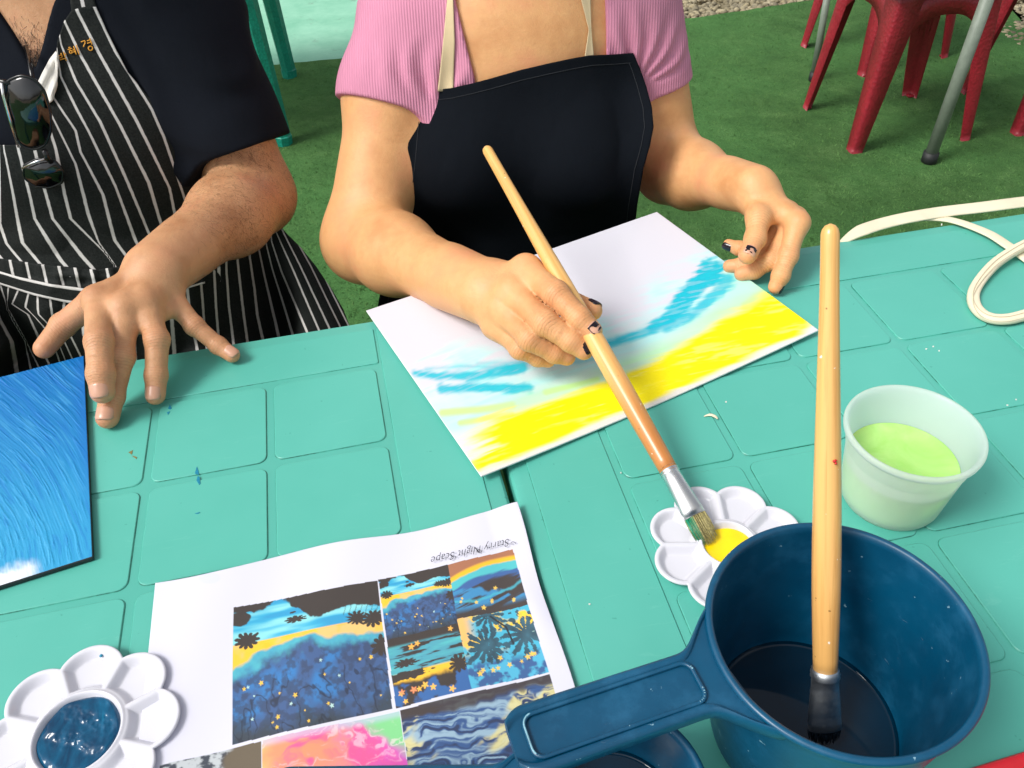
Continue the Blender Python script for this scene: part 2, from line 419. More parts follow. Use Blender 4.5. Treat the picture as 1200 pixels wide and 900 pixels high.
# gravel pebbles beyond the carpet (nobody could count them)
def pebbles():
    rs = np.random.RandomState(4); mb_v = []; mb_f = []; bm = bmesh.new(); bmesh.ops.create_icosphere(bm, subdivisions=1, radius=1)
    bv = np.array([v.co[:] for v in bm.verts]); bf = np.array([[v.index for v in f.verts] for f in bm.faces]); bm.free()
    k = 0; ex = np.array([e[0] for e in edge]); ey = np.array([e[1] for e in edge])
    while k < 5200:
        if rs.rand() < .6: x = rs.uniform(.3, 2.6); y = np.interp(x, ex, ey)+abs(rs.normal(.0, .22))+.005
        else: x = rs.uniform(2.05, 2.8); y = rs.uniform(2.9, 4.2)
        if x < 2.2 and y < np.interp(x, ex, ey): continue
        if x > 2.2 and y < np.interp(x, ex, ey): continue
        s = rs.uniform(.008, .02); sc = s*np.array([rs.uniform(.7, 1.3), rs.uniform(.7, 1.2), rs.uniform(.5, .8)])
        a = rs.uniform(0, 6.28); Rm = np.array([[math.cos(a), -math.sin(a), 0], [math.sin(a), math.cos(a), 0], [0, 0, 1]])
        jit = 1+rs.uniform(-.15, .15, (len(bv), 1))
        mb_v.append((bv*jit*sc)@Rm.T+[x, y, GROUND-.022+rs.uniform(0, .02)]); mb_f.append(bf+k*len(bv)); k += 1
    o = mesh_obj('gravel_pebbles', np.concatenate(mb_v), np.concatenate(mb_f), M['gravel'], smooth=True)
    tag(o, 'loose grey and tan gravel beyond the green carpet', 'gravel', kind='stuff')
pebbles()

# ================================================================== TABLES
TX, TY = .110112, .112998
def rrect(x0, x1, y0, y1, r, n=5):
    p = []
    for cx, cy, a in ((x1-r, y1-r, 0), (x0+r, y1-r, 90), (x0+r, y0+r, 180), (x1-r, y0+r, 270)):
        for k in range(n+1): t = R(a+90*k/n); p.append((cx+r*math.cos(t), cy+r*math.sin(t)))
    return p
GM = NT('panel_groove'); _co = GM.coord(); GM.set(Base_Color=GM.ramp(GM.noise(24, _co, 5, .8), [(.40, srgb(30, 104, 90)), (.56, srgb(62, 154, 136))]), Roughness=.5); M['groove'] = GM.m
def table(origin, ang, i0, i1, j1, marg_l, marg_r, label):
    t = empty('plastic_table', (origin[0], origin[1], GROUND), ang, label, 'table', 'green plastic tables pushed together')
    dz = -GROUND
    x0, x1 = i0*TX-marg_l, i1*TX+marg_r; y1, y0 = .080, -j1*TY-.080
    b = MB(); zg = -.0013
    # slab with rounded edge and hanging skirt
    loops = [(0.0065, zg), (.003, zg-.0008), (.0008, zg-.003), (0, zg-.007), (0, -.036), (.003, -.038), (.006, -.036), (.007, -.009)]
    L = []
    for ins, z in loops:
        L.append([(x, y, z+dz) for x, y in rrect(x0+ins, x1-ins, y0+ins, y1-ins, max(.012-ins, .004), 6)])
    n = len(L[0]); base = len(b.v); fs = []
    for k in range(len(L)-1): fs += [(k*n+j, (k+1)*n+j, (k+1)*n+(j+1) % n, k*n+(j+1) % n) for j in range(n)]
    fs += [tuple(range(n)), tuple((len(L)-1)*n+j for j in range(n))[::-1]]
    b.add([p for l in L for p in l], fs)
    gm = []
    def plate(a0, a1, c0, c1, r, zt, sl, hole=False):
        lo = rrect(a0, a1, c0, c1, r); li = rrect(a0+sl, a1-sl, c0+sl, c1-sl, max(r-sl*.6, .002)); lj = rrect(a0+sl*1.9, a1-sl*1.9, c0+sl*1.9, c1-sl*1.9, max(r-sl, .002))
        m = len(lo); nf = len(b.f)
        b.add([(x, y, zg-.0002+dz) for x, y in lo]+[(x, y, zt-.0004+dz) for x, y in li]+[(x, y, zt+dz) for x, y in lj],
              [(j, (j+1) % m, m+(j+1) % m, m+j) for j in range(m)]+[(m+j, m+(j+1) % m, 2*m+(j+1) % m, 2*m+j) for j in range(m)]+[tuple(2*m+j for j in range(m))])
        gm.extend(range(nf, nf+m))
    g = .0033
    for i in range(i0, i1):
        for j in range(j1):
            plate(i*TX+g, (i+1)*TX-g, -(j+1)*TY+g, -j*TY-g, .0085, 0, .0006)
    # raised border strips between the panels' field and the rim line
    rl = .0170
    def strip(a0, a1, c0, c1): plate(a0, a1, c0, c1, .003, -.0002, .0006)
    strip(x0+rl, i0*TX-g*.9, y0+rl, y1-rl); strip(i1*TX+g*.9, x1-rl, y0+rl, y1-rl)
    strip(i0*TX-g*.3, i1*TX+g*.3, .0+g*.9, y1-rl); strip(i0*TX-g*.3, i1*TX+g*.3, y0+rl, -j1*TY-g*.9)
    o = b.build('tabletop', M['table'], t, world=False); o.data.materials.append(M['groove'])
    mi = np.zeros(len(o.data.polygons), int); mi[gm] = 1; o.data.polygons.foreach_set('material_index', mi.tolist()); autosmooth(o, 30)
    for lx in (x0+.06, x1-.06):
        for ly in (y0+.06, y1-.06):
            l = MB(); l.tube([(lx, ly, 0), (lx, ly, .02), (lx, ly, dz-.012)], [.021, .022, .03], 20); l.build('leg', M['teal'], t, world=False)
    return t, (x0, x1, y0, y1)
oL = (-.3521475, .6139965); oR = (.0525585, .7040175)
tL, _ = table(oL, .1923, -6, 2, 6, .0925, .0915, 'green panelled plastic table at left under the blue canvas')
tR, _ = table(oR, .1791, 0, 8, 6, .0945, .0945, 'green panelled plastic table at right under the white cup')
def decal(name, pts, z, mat, parent, jag=.0006):
    r2 = random.Random(len(pts)*7+int(pts[0][0])); P = []
    for u, v in pts:
        p = at(u, v, z); P.append((p[0]+r2.uniform(-jag, jag), p[1]+r2.uniform(-jag, jag), z))
    n = len(P); b = MB(); b.add(P+[(x, y, z-.0006) for x, y, z in P], [tuple(range(n))]+[(j, (j+1) % n, n+(j+1) % n, n+j) for j in range(n)])
    return b.build(name, mat, parent, smooth=False)
M['smear'] = m_plain('blue_smear', srgb(10, 120, 150), .5, 300, .2); M['smearb'] = m_plain('brown_smear', srgb(120, 110, 60), .6)
for pts, m_ in (([(230, 547), (231, 547), (233, 553), (232, 556), (228, 555)], 'smear'), ([(232, 558), (234, 558), (235, 566), (233, 568), (231, 563)], 'smear'),
               ([(199, 474), (201, 478), (199, 480), (197, 479)], 'smear'), ([(195, 483), (199, 482), (197, 486)], 'smear'),
               ([(150, 530), (155, 527), (154, 533)], 'smearb'), ([(155, 534), (161, 535), (159, 538)], 'smearb'),
               ([(229, 601), (234, 600), (235, 601), (231, 602)], 'smear')):
    decal('paint_mark', pts, .0004, M[m_], tL)
for u, v in ((1103, 262), (1093, 405), (1100, 410), (1085, 408), (1190, 467), (1180, 474), (727, 553), (690, 707), (850, 470)):
    decal('paint_mark', [(u, v), (u+1.6, v+.2), (u+1.3, v+1.6), (u-.2, v+1.3)], .0004, M['lining'], tR, .0003)
# third table far behind, only its legs seen
t3 = empty('plastic_table', (-1.1, 2.98, GROUND), .12, 'dark teal plastic table behind the shoulder of the person in the striped apron', 'table', None)
b = MB(); b.box((0, 0, .715), (.86, .86, .03), bev=.006); b.build('tabletop', M['teal'], t3, world=False)
for px, py in ((-.82, 3.29), (-.74, 2.70), (-1.45, 3.25), (-1.42, 2.68)):
    b = MB(); tp = np.array([px, py])*.93+np.array([-1.1, 2.98])*.07; b.tube([(px, py, GROUND), (px*.998, py, GROUND+.03), (px*.998, py, GROUND+.032), (tp[0], tp[1], -.01)], [.029, .031, .028, .036], 8, True); o = b.build('leg', M['teal'], t3, smooth=False)

# ================================================================== SHEETS ON THE TABLE
def quad_h(Q):
    """homography unit square (TL,TR,BR,BL) -> px, returns inverse map function"""
    A = []; B = []
    for (a, b), (x, y) in zip(((0, 0), (1, 0), (1, 1), (0, 1)), Q):
        A.append([a, b, 1, 0, 0, 0, -a*x, -b*x]); B.append(x); A.append([0, 0, 0, a, b, 1, -a*y, -b*y]); B.append(y)
    h = np.linalg.solve(np.array(A, float), np.array(B, float)); Hm = np.array([[h[0], h[1], h[2]], [h[3], h[4], h[5]], [h[6], h[7], 1]])
    Hi = np.linalg.inv(Hm)
    def inv(U, V):
        w = Hi[2, 0]*U+Hi[2, 1]*V+Hi[2, 2]; return (Hi[0, 0]*U+Hi[0, 1]*V+Hi[0, 2])/w, (Hi[1, 0]*U+Hi[1, 1]*V+Hi[1, 2])/w
    return inv
def sheet(name, P00, ux, uy, w, h, nx, ny, zf, colf, mat, thick, label, cat, edge_mat=None, outline=None):
    """P00 corner (x,y), ux/uy unit vectors, zf(s,t) height of the top face; colf(U,V,s,t)->rgb in the plane's own layout"""
    s = np.linspace(0, 1, nx); t_ = np.linspace(0, 1, ny); S, T = np.meshgrid(s, t_)
    X = P00[0]+S*w*ux[0]+T*h*uy[0]; Y = P00[1]+S*w*ux[1]+T*h*uy[1]
    if outline is not None: dX, dY = outline(S, T); X = X+dX; Y = Y+dY
    Z = zf(S, T)
    Vt = np.stack([X, Y, Z], -1).reshape(-1, 3)
    flat = np.stack([X, Y, np.full_like(X, 0.002)], -1); U, V = proj(flat)
    C = colf(U, V, S, T).reshape(-1, 3)
    i = np.arange(nx-1)[None]+np.arange(ny-1)[:, None]*nx; F = np.stack([i, i+nx, i+nx+1, i+1], -1).reshape(-1, 4)
    o = mesh_obj(name, Vt, F, mat); vcol(o, C)
    if edge_mat: o.data.materials.append(edge_mat)
    m = modif(o, 'SOLIDIFY', thickness=thick, offset=-1)
    if edge_mat: m.material_offset_rim = 1; m.material_offset = 1
    tag(o, label, cat); return o
def pl(pts, x):   # polyline y(x)
    return np.interp(x, [p[0] for p in pts], [p[1] for p in pts])
def seg_d(U, V, pts):
    """distance to polyline and param along"""
    D = np.full(U.shape, 1e9); Tt = np.zeros(U.shape); L = 0; tot = sum(math.dist(pts[i], pts[i+1]) for i in range(len(pts)-1))
    for i in range(len(pts)-1):
        a = np.array(pts[i]); b = np.array(pts[i+1]); ab = b-a; l = np.linalg.norm(ab)
        h = np.clip(((U-a[0])*ab[0]+(V-a[1])*ab[1])/(l*l), 0, 1); d = np.hypot(U-a[0]-h*ab[0], V-a[1]-h*ab[1])
        k = d < D; D = np.where(k, d, D); Tt = np.where(k, (L+h*l)/tot, Tt); L += l
    return D, Tt
# ---- painting on white board
WHITE = srgb(212, 212, 222)
def paint_col(U, V, S, T):
    # stroke-aligned noise (rows sweep up to the right)
    q = U*.9-V*.15; r_ = V+.30*U+.0004*(U-700)**2*-1
    st = fbm2(q*.018+3, r_*.16, 4); st2 = fbm2(q*.05+30, r_*.35+8, 3); cl = fbm2(U*.022, V*.03+4, 4)
    C = np.ones(U.shape+(3,))*WHITE
    C *= (1-.02*fbm2(U*.02, V*.02, 2))[..., None]
    yb = pl([(430, 520), (520, 512), (553, 504), (612, 483), (677, 460), (718, 444), (777, 419), (814, 396), (842, 377), (878, 364), (901, 350), (960, 335)], U)
    # pale washes
    m = smoothstep(-70, -24, V-yb+26*(cl-.5)*2)*smoothstep(12, -6, V-yb)
    m *= smoothstep(470, 560, U+18*st)
    C = mixc(C, srgb(170, 232, 222), m*(.35+.6*st))
    m = smoothstep(60, 18, np.abs(V-pl([(470, 445), (620, 450), (720, 405), (830, 330), (890, 300)], U)))*smoothstep(470, 520, U)*smoothstep(905, 850, U)
    C = mixc(C, srgb(176, 232, 232), m*smoothstep(.40, .68, cl*.5+st*.5)*.9)
    m = smoothstep(826, 850, U+10*st)*smoothstep(345, 372, V*1.0+0*U+.62*(900-U)*0+8*cl)*smoothstep(6, -6, V-yb)
    C = mixc(C, srgb(176, 234, 214), m*.8)
    C = mixc(C, srgb(176, 234, 214), smoothstep(34, 8, np.hypot((U-868)/1.3, (V-338)))*.8)
    # turquoise strokes
    for pts, w0, w1, k in (([(487, 441), (512, 444), (553, 444), (612, 433)], 3.5, 5.5, .95), ([(518, 459), (560, 458), (619, 458)], 4.5, 5, .95), ([(500, 436), (540, 432), (600, 433)], 1.5, 2, .6),
                        ([(672, 417), (705, 406), (740, 395), (768, 384)], 2.5, 6, .95), ([(764, 386), (785, 372), (806, 350), (832, 322)], 5, 12, 1.0), ([(780, 384), (810, 372), (835, 350), (852, 334)], 5, 7, .9), ([(560, 428), (680, 425), (700, 420)], 1.5, 2.5, .5)):
        D, tt = seg_d(U, V, pts); w = (w0+(w1-w0)*tt)*1.2
        j = (st2-.5)*2*w*.35+(fbm2(U*.06, V*.06, 3)-.5)*w*.9
        m = smoothstep(w+j+3.5, w+j-4, D); C = mixc(C, mixc(srgb(0, 168, 196), srgb(30, 192, 208), st2), m*k*(.75+.25*smoothstep(.3, .5, st2)))
    # lime streaks
    for pts, w in (([(519, 488), (560, 484), (600, 478)], 5), ([(640, 462), (700, 446)], 4), ([(872, 362), (902, 344)], 5), ([(540, 500), (600, 488)], 3)):
        D, tt = seg_d(U, V, pts); C = mixc(C, srgb(196, 240, 120), smoothstep(w+4*st, w*.3, D)*.8)
    C = mixc(C, srgb(186, 234, 160), smoothstep(-26, -6, V-yb+10*(cl-.5))*smoothstep(14, 0, V-yb)*smoothstep(540, 620, U)*(.35+.5*st))
    # yellow field
    yj = (st-.5)*14+(st2-.5)*5
    m = smoothstep(-8, 7, V-yb+yj)
    left = smoothstep(548, 590, U+34*(st-.5)+ .16*(V-480)+ (V-500)*.2)
    m = m*(left*(.35+.65*smoothstep(.30, .52, st+.35*smoothstep(550, 640, U))))
    rt_m = smoothstep(958, 940, U+12*(cl-.5)+0*(V)); m = m*rt_m
    yc = mixc(srgb(250, 236, 0), srgb(244, 226, 6), cl)
    C = mixc(C, yc, m)
    hl = smoothstep(.56, .72, st)*smoothstep(.40, .6, st2); C = mixc(C, srgb(250, 246, 130), hl*m*.5)
    # bare margin at the lower edge
    e = smoothstep(.965, .99, T+.012*(st-.5)*2); C = mixc(C, WHITE, e*.85)
    return C
pTL, pTR, pBR, pBL = at(430, 368), at(771, 254), at(957, 394), at(566, 569)
ux = (pTR-pTL+pBR-pBL)[:2]; wP = (np.linalg.norm(pTR-pTL)+np.linalg.norm(pBR-pBL))/2; ux /= np.linalg.norm(ux)
uy = (pBL-pTL+pBR-pTR)[:2]; hP = (np.linalg.norm(pBL-pTL)+np.linalg.norm(pBR-pTR))/2; uy /= np.linalg.norm(uy)
def p_out(S, T):   # keep the four measured corners, lower edge sags like bent card
    B = (pTL[:2][None, None]*((1-S)*(1-T))[..., None]+pTR[:2]*(S*(1-T))[..., None]+pBR[:2]*(S*T)[..., None]+pBL[:2]*((1-S)*T)[..., None])
    X = B[..., 0]-(pTL[0]+S*wP*ux[0]+T*hP*uy[0]); Y = B[..., 1]-(pTL[1]+S*wP*ux[1]+T*hP*uy[1])
    bow = .010*4*S*(1-S)*T; return X+uy[0]*bow, Y+uy[1]*bow
def p_z(S, T): return .0028+.006*(np.abs(2*S-1)**2)*T*.6+.002*np.abs(2*S-1)
sheet('watercolour_painting', pTL[:2], ux, uy, wP, hP, 620, 440, p_z, paint_col, M['card'], .0018,
      'white board painted with turquoise strokes above a broad yellow band', 'painting', M['card_back'])
# ---- blue canvas
def canvas_col(U, V, S, T):
    big = fbm2(U*.012+5, V*.012, 3); p = np.hypot(U+150, (V-690))+14*big; q = np.arctan2(690-V, U+150)*300; st = fbm2(q*.03, p*.30, 4)
    g = smoothstep(420, 660, V+25*(big-.5)*2-.35*(U-60)*0)
    C = mixc(srgb(0, 108, 176), srgb(44, 154, 200), g*.85)
    C = mixc(C, srgb(0, 96, 180), smoothstep(.42, .3, st)*.3); C = mixc(C, srgb(90, 182, 226), smoothstep(.58, .72, st)*.2)
    C = mixc(C, srgb(0, 100, 184), smoothstep(.04, 0., 1-S)*.6*smoothstep(640, 500, V))
    wm = smoothstep(660, 676, V+.30*(U-20)*.9+14*(fbm2(U*.08, V*.1, 3)-.5)-.0*U)*smoothstep(60, 20, U+30*(st-.5))
    C = mixc(C, srgb(222, 230, 238), wm); return C
M['canvas'] = m_vcol('impasto_canvas', .36, None, .5)
tmat = NT('impasto'); _a = tmat.n('ShaderNodeAttribute', attribute_name='Col'); tmat.set(Base_Color=_a.outputs['Color'], Roughness=.38)
_b = tmat.bump(tmat.noise(700, tmat.coord(), 2), .15, .0003); M['canvas'] = tmat.m
cBR = at(108, 652, .006); cTR = at(98, 417, .006)
uyc = (cBR-cTR)[:2]; hC = np.linalg.norm(uyc); uyc = uyc/hC; uxc = np.array([-uyc[1], uyc[0]]);
if uxc[0] < 0: uxc = -uxc
wC = .36; P0 = cTR[:2]-uxc*wC
def canvas_z(S, T):
    X = P0[0]+S*wC*uxc[0]+T*hC*uyc[0]; Y = P0[1]+S*wC*uxc[1]+T*hC*uyc[1]
    U, V = proj(np.stack([X, Y, X*0+.006], -1)); big = fbm2(U*.012+5, V*.012, 3); p = np.hypot(U+150, (V-690))+14*big; q = np.arctan2(690-V, U+150)*300
    r1 = fbm2(q*.018, p*.30, 3); r2 = fbm2(q*.05+9, p*1.0, 3)
    ridge = smoothstep(.60, .67, r1)*smoothstep(.78, .68, r1)
    k = smoothstep(0, .02, 1-S)*smoothstep(0, .02, 1-T)
    return .006+(.00035*ridge+.0004*(r2-.5)+.0002*(r1-.5))*k
o = sheet('blue_canvas', P0, uxc, uyc, wC, hC, 640, 560, canvas_z, canvas_col, M['canvas'], .0050,
      'canvas painted in streaky blue with a bare white lower corner, held down by fingertips', 'canvas', M['dark_edge'])
# ---- printed reference page
pgTL = at(183, 685); pgTR = at(606, 597); uxg = (pgTR-pgTL)[:2]; wG = np.linalg.norm(uxg); uxg /= wG; uyg = np.array([uxg[1], -uxg[0]])
def stars(C, a, b, asp, seed, n, lo, hi, box, c1, c2=None, spiky=True):
    rs = np.random.RandomState(seed)
    for k in range(n):
        x = rs.uniform(box[0], box[1]); y = rs.uniform(box[2], box[3]); r = rs.uniform(lo, hi); dx = (a-x)*asp; dy = b-y; d = np.hypot(dx, dy); th = np.arctan2(dy, dx)+rs.uniform(0, 2)
        rad = r*(1+.38*np.cos(5*th)) if spiky else r
        C = mixc(C, c1 if (c2 is None or rs.rand() < .7) else c2, smoothstep(rad*1.15, rad*.75, d)*.95)
    return C
def blob(C, a, b, asp, x, y, rx, ry, c, spikes=0, amp=.5, nz=.4, seed=0):
    nz = nz*1.3
    dx = (a-x)*asp/rx; dy = (b-y)/ry; d = np.hypot(dx, dy); th = np.arctan2(dy, dx)
    rad = 1+(amp*np.abs(np.sin(th*spikes/2+seed))**.6-amp*.4 if spikes else 0)+nz*(fbm2(a*18+seed, b*18, 3)-.5)*2
    return mixc(C, c, smoothstep(rad+.06, rad-.06, d))
DK = srgb(58, 50, 46)
def pic_lagoon(a, b, asp, seed, simple=False):
    n1 = fbm2(a*5*asp+seed, b*5, 4); n2 = fbm2(a*14*asp+seed, b*14+3, 4); n3 = fbm2(a*2.2*asp+seed, b*16, 3)
    C = mixc(srgb(52, 176, 214), srgb(140, 220, 226), smoothstep(.4, .7, n3)); C = mixc(C, srgb(40, 140, 196), smoothstep(.5, .3, n3)*.6)
    hz = .30-.0*a; 
    yel = mixc(srgb(250, 200, 50), srgb(240, 196, 120), smoothstep(.4, .6, n1)); yel = mixc(yel, srgb(255, 190, 0), smoothstep(.5, .7, n2)*.5)
    C = mixc(C, yel, smoothstep(hz-.006, hz+.006, b))
    e2 = .43-.08*np.sin(a*3.0)+.10*(1-smoothstep(0, .35, a))*.6+(n1-.5)*.16
    cy = mixc(srgb(84, 190, 196), srgb(60, 150, 190), n2); C = mixc(C, cy, smoothstep(e2-.02, e2+.02, b))
    blue = mixc(srgb(62, 92, 140), srgb(50, 124, 190), smoothstep(.42, .72, n1)); blue = mixc(blue, srgb(52, 68, 98), smoothstep(.60, .38, fbm2(a*22*asp+seed, b*22, 5))*.75)
    C = mixc(C, blue, smoothstep(e2+.03, e2+.12, b+(n2-.5)*.08))
    C = mixc(C, srgb(52, 60, 66), smoothstep(.84, 1.0, b+(n1-.5)*.3)*.9)
    br = smoothstep(.035, .01, np.abs(fbm2(a*6*asp+a*3+seed*2, b*6-a*4, 3)-.5))*smoothstep(.55, .65, b); C = mixc(C, srgb(30, 36, 52), br*.7)
    edge_ = .035+.15*smoothstep(.28, .6, a)+.03*np.sin(a*14)+(n2-.5)*.07; C = mixc(C, DK, smoothstep(edge_+.008, edge_-.008, b))
    if not simple:
        tr = (np.abs(np.mod(a*26+.3*np.sin(b*30), 1)-.5) < .06)*(a > .74)*(b < .28); C = mixc(C, DK, tr*.7)
    for x, y, rx, ry, sp in ((.04, .10, .10, .055, 0), (.09, .28, .07, .05, 11), (.42, .19, .07, .022, 9), (.40, .13, .03, .01, 0), (.83, .28, .07, .04, 13), (.94, .30, .08, .05, 13), (.98, .52, .07, .06, 9)):
        C = blob(C, a, b, asp, x, y, rx, ry, DK, sp, .7, .3, seed+sp)
    C = stars(C, a, b, asp, 5+seed, 22, .006, .015, (.05, .95, .55, .97), srgb(252, 206, 70), srgb(190, 226, 220))
    return C
def pic_arc(a, b, asp):
    n1 = fbm2(a*5*asp, b*5, 4); n2 = fbm2(a*3, b*16+a*5, 4)
    C = np.ones(a.shape+(3,))*srgb(168, 110, 80); d = b-.10-.30*(a-.75)**2-0*a
    C = mixc(C, srgb(250, 190, 40), smoothstep(-.03, .03, d)); C = mixc(C, srgb(80, 190, 196), smoothstep(.07, .11, d+(n1-.5)*.06)); C = mixc(C, srgb(60, 100, 160), smoothstep(.2, .24, d+(n2-.5)*.1))
    C = mixc(C, srgb(64, 56, 54), smoothstep(.30, .38, d+(n2-.5)*.2)); C = mixc(C, srgb(60, 140, 190), smoothstep(.55, .62, b-.35*a+.15+(n1-.5)*.3)*smoothstep(.95, .8, b)*smoothstep(.45, .6, n2+.1))
    C = mixc(C, srgb(70, 180, 200), smoothstep(.04, .0, np.abs(b-.75+.4*(a-.3)**2+(n1-.5)*.1))*.8)
    return stars(C, a, b, asp, 3, 9, .018, .032, (.08, .92, .48, .92), srgb(250, 206, 90))
def pic_shore(a, b, asp):
    n1 = fbm2(a*5*asp+9, b*5, 4); n2 = fbm2(a*3+4, b*18, 4)
    C = np.ones(a.shape+(3,))*DK; C = mixc(C, mixc(srgb(60, 110, 160), srgb(90, 200, 196), n2), smoothstep(.10, .16, b+.12*a*0)*smoothstep(.52, .46, b-.12+.0*a)*smoothstep(.36, .44, n2))
    C = mixc(C, srgb(250, 196, 50), smoothstep(.52, .56, b)*smoothstep(.70, .62, b+(n1-.5)*.15)); C = mixc(C, srgb(50, 110, 180), smoothstep(.68, .74, b+(n1-.5)*.3)*smoothstep(.45, .55, n1)*.8)
    C = blob(C, a, b, asp, .15, .58, .3, .05, DK, 9, .5, .5, 2); C = blob(C, a, b, asp, .2, .40, .12, .05, DK, 11, .7, .3, 3); C = blob(C, a, b, asp, .9, .6, .12, .1, DK, 11, .7, .3, 5)
    C = stars(C, a, b, asp, 8, 8, .028, .042, (.08, .85, .72, .94), srgb(255, 196, 80), srgb(246, 150, 100)); return stars(C, a, b, asp, 12, 3, .03, .04, (.3, .9, .03, .2), srgb(255, 186, 80))
def pic_palm(a, b, asp):
    n1 = fbm2(a*5*asp+19, b*5, 4); n2 = fbm2(a*9+4, b*9, 4)
    C = mixc(srgb(70, 180, 210), srgb(250, 206, 60), smoothstep(.5, .62, n1)*smoothstep(.65, .4, b)); C = mixc(C, srgb(246, 190, 110), smoothstep(.25, .05, a)*smoothstep(.5, .3, b))
    C = mixc(C, mixc(srgb(56, 96, 150), srgb(80, 180, 214), smoothstep(.45, .6, n2)), smoothstep(.55, .75, b+(n1-.5)*.3))
    for x, y, r_, s in ((.30, .47, .17, 1), (.86, .40, .18, 2.5), (.42, .02, .14, 4)):
        C = blob(C, a, b, asp, x, y, r_, r_*.9, mixc(srgb(34, 54, 66), srgb(60, 110, 130), n2), 13, 1.5, .9, s)
    D, _t = seg_d(a*asp, b, [(.45*asp, .05), (.62*asp, .25), (.66*asp, .5)]); C = mixc(C, srgb(34, 44, 52), smoothstep(.02, .01, D))
    return stars(C, a, b, asp, 6, 10, .02, .034, (.1, .95, .60, .92), srgb(252, 206, 80))
def pic_night(a, b, asp):   # generic brushed night sky, no known composition
    n1 = fbm2(a*4*asp+3, b*4+7, 3); q = fbm2(a*3*asp+n1*3, b*26+n1*8, 4)
    C = mixc(srgb(50, 86, 140), srgb(150, 180, 200), smoothstep(.45, .68, q)); C = mixc(C, srgb(226, 214, 140), smoothstep(.52, .66, fbm2(a*2.5*asp+9, b*5+a*4, 3))*smoothstep(.35, .5, q)*.8)
    C = mixc(C, srgb(34, 44, 74), smoothstep(.42, .3, q)*.8); C = mixc(C, srgb(64, 52, 44), smoothstep(.16, .10, b+(n1-.5)*.25)*.9)
    return C
def pic_rainbow(a, b, asp):
    n1 = fbm2(a*3*asp+3, b*3, 3); n = fbm2(a*3*asp+n1*3, b*3+n1*4, 5); q = fbm2(a*4+n*2, b*30*.6+n*9, 3)
    C = mixc(srgb(240, 90, 150), srgb(246, 150, 110), smoothstep(.35, .6, n)); C = mixc(C, srgb(190, 80, 220), smoothstep(.5, .9, a*.6+n*.5)*.8); C = mixc(C, srgb(230, 200, 110), smoothstep(.35, .15, a+n*.4)*.8)
    C = mixc(C, srgb(130, 210, 140), smoothstep(.75, 1., a-.6*b+n*.35)); C = mixc(C, srgb(190, 200, 230), smoothstep(.10, .02, b)*.6); return mixc(C, srgb(250, 220, 230), smoothstep(.58, .72, q)*.5)
def pic_grey(a, b, asp):
    q = fbm2(a*16*asp, b*22, 4); C = mixc(srgb(60, 66, 78), srgb(190, 196, 200), smoothstep(.4, .62, q)); return mixc(C, srgb(104, 92, 74), smoothstep(.6, .7, a+.2*(fbm2(a*6, b*6, 2)-.5)))
PICS = [([(274, 713), (442.5, 681), (460, 831), (272, 873)], lambda a, b: pic_lagoon(a, b, 1.25, 0)),
        ([(443.5, 680), (525, 663), (537.5, 732), (453, 750)], lambda a, b: pic_lagoon(a, b, 1.15, 2, True)),
        ([(453, 750), (537.5, 732), (552.5, 808.5), (464.5, 831)], lambda a, b: pic_shore(a, b, 1.1)),
        ([(525, 663), (601, 645), (619, 711), (536, 727)], lambda a, b: pic_arc(a, b, 1.15)),
        ([(536, 727), (619, 711), (643, 788.5), (552.5, 808.5)], lambda a, b: pic_palm(a, b, 1.1)),
        ([(469, 833), (644, 791), (676, 905), (486, 950)], lambda a, b: pic_night(a, b, 1.5)),
        ([(308, 868.5), (468, 834), (486, 950), (306, 1000)], lambda a, b: pic_rainbow(a, b, 1.4)),
        ([(188, 898), (307, 869), (305, 1000), (176, 1040)], lambda a, b: pic_grey(a, b, 1.))]
def page_col(U, V, S, T):
    C = np.ones(U.shape+(3,))*srgb(208, 208, 221)
    for Q, fn in PICS:
        a, b = quad_h(Q)(U, V); k = (a > 0) & (a < 1) & (b > 0) & (b < 1)
        if k.any(): C[k] = fn(a[k], b[k])*.86+.020
    C = mixc(C, srgb(198, 204, 232), smoothstep(15, 11, np.hypot((U-246)/1.0, (V-679)*2.0))*.5)
    return C
def page_z(S, T): return .0022+.0018*np.sin(S*9+T*2.)**2+.0045*smoothstep(.9, 1., S)*smoothstep(.45, 0, T)+.003*np.exp(-((S-.97)/.05)**2-((T-.5)/.14)**2)
def page_out(S, T): return (uyg[0]*.0025*np.sin(S*11)*(1-T)+uxg[0]*.0012*np.sin(T*9+1)*S, uyg[1]*.0025*np.sin(S*11)*(1-T)+uxg[1]*.0012*np.sin(T*9+1)*S)
page = sheet('reference_print', pgTL[:2], uxg, uyg, wG, .210, 600, 424, page_z, page_col, M['paper'], .0003,
             'white printed page of small night landscape pictures, its title upside down', 'printed page', outline=page_out)
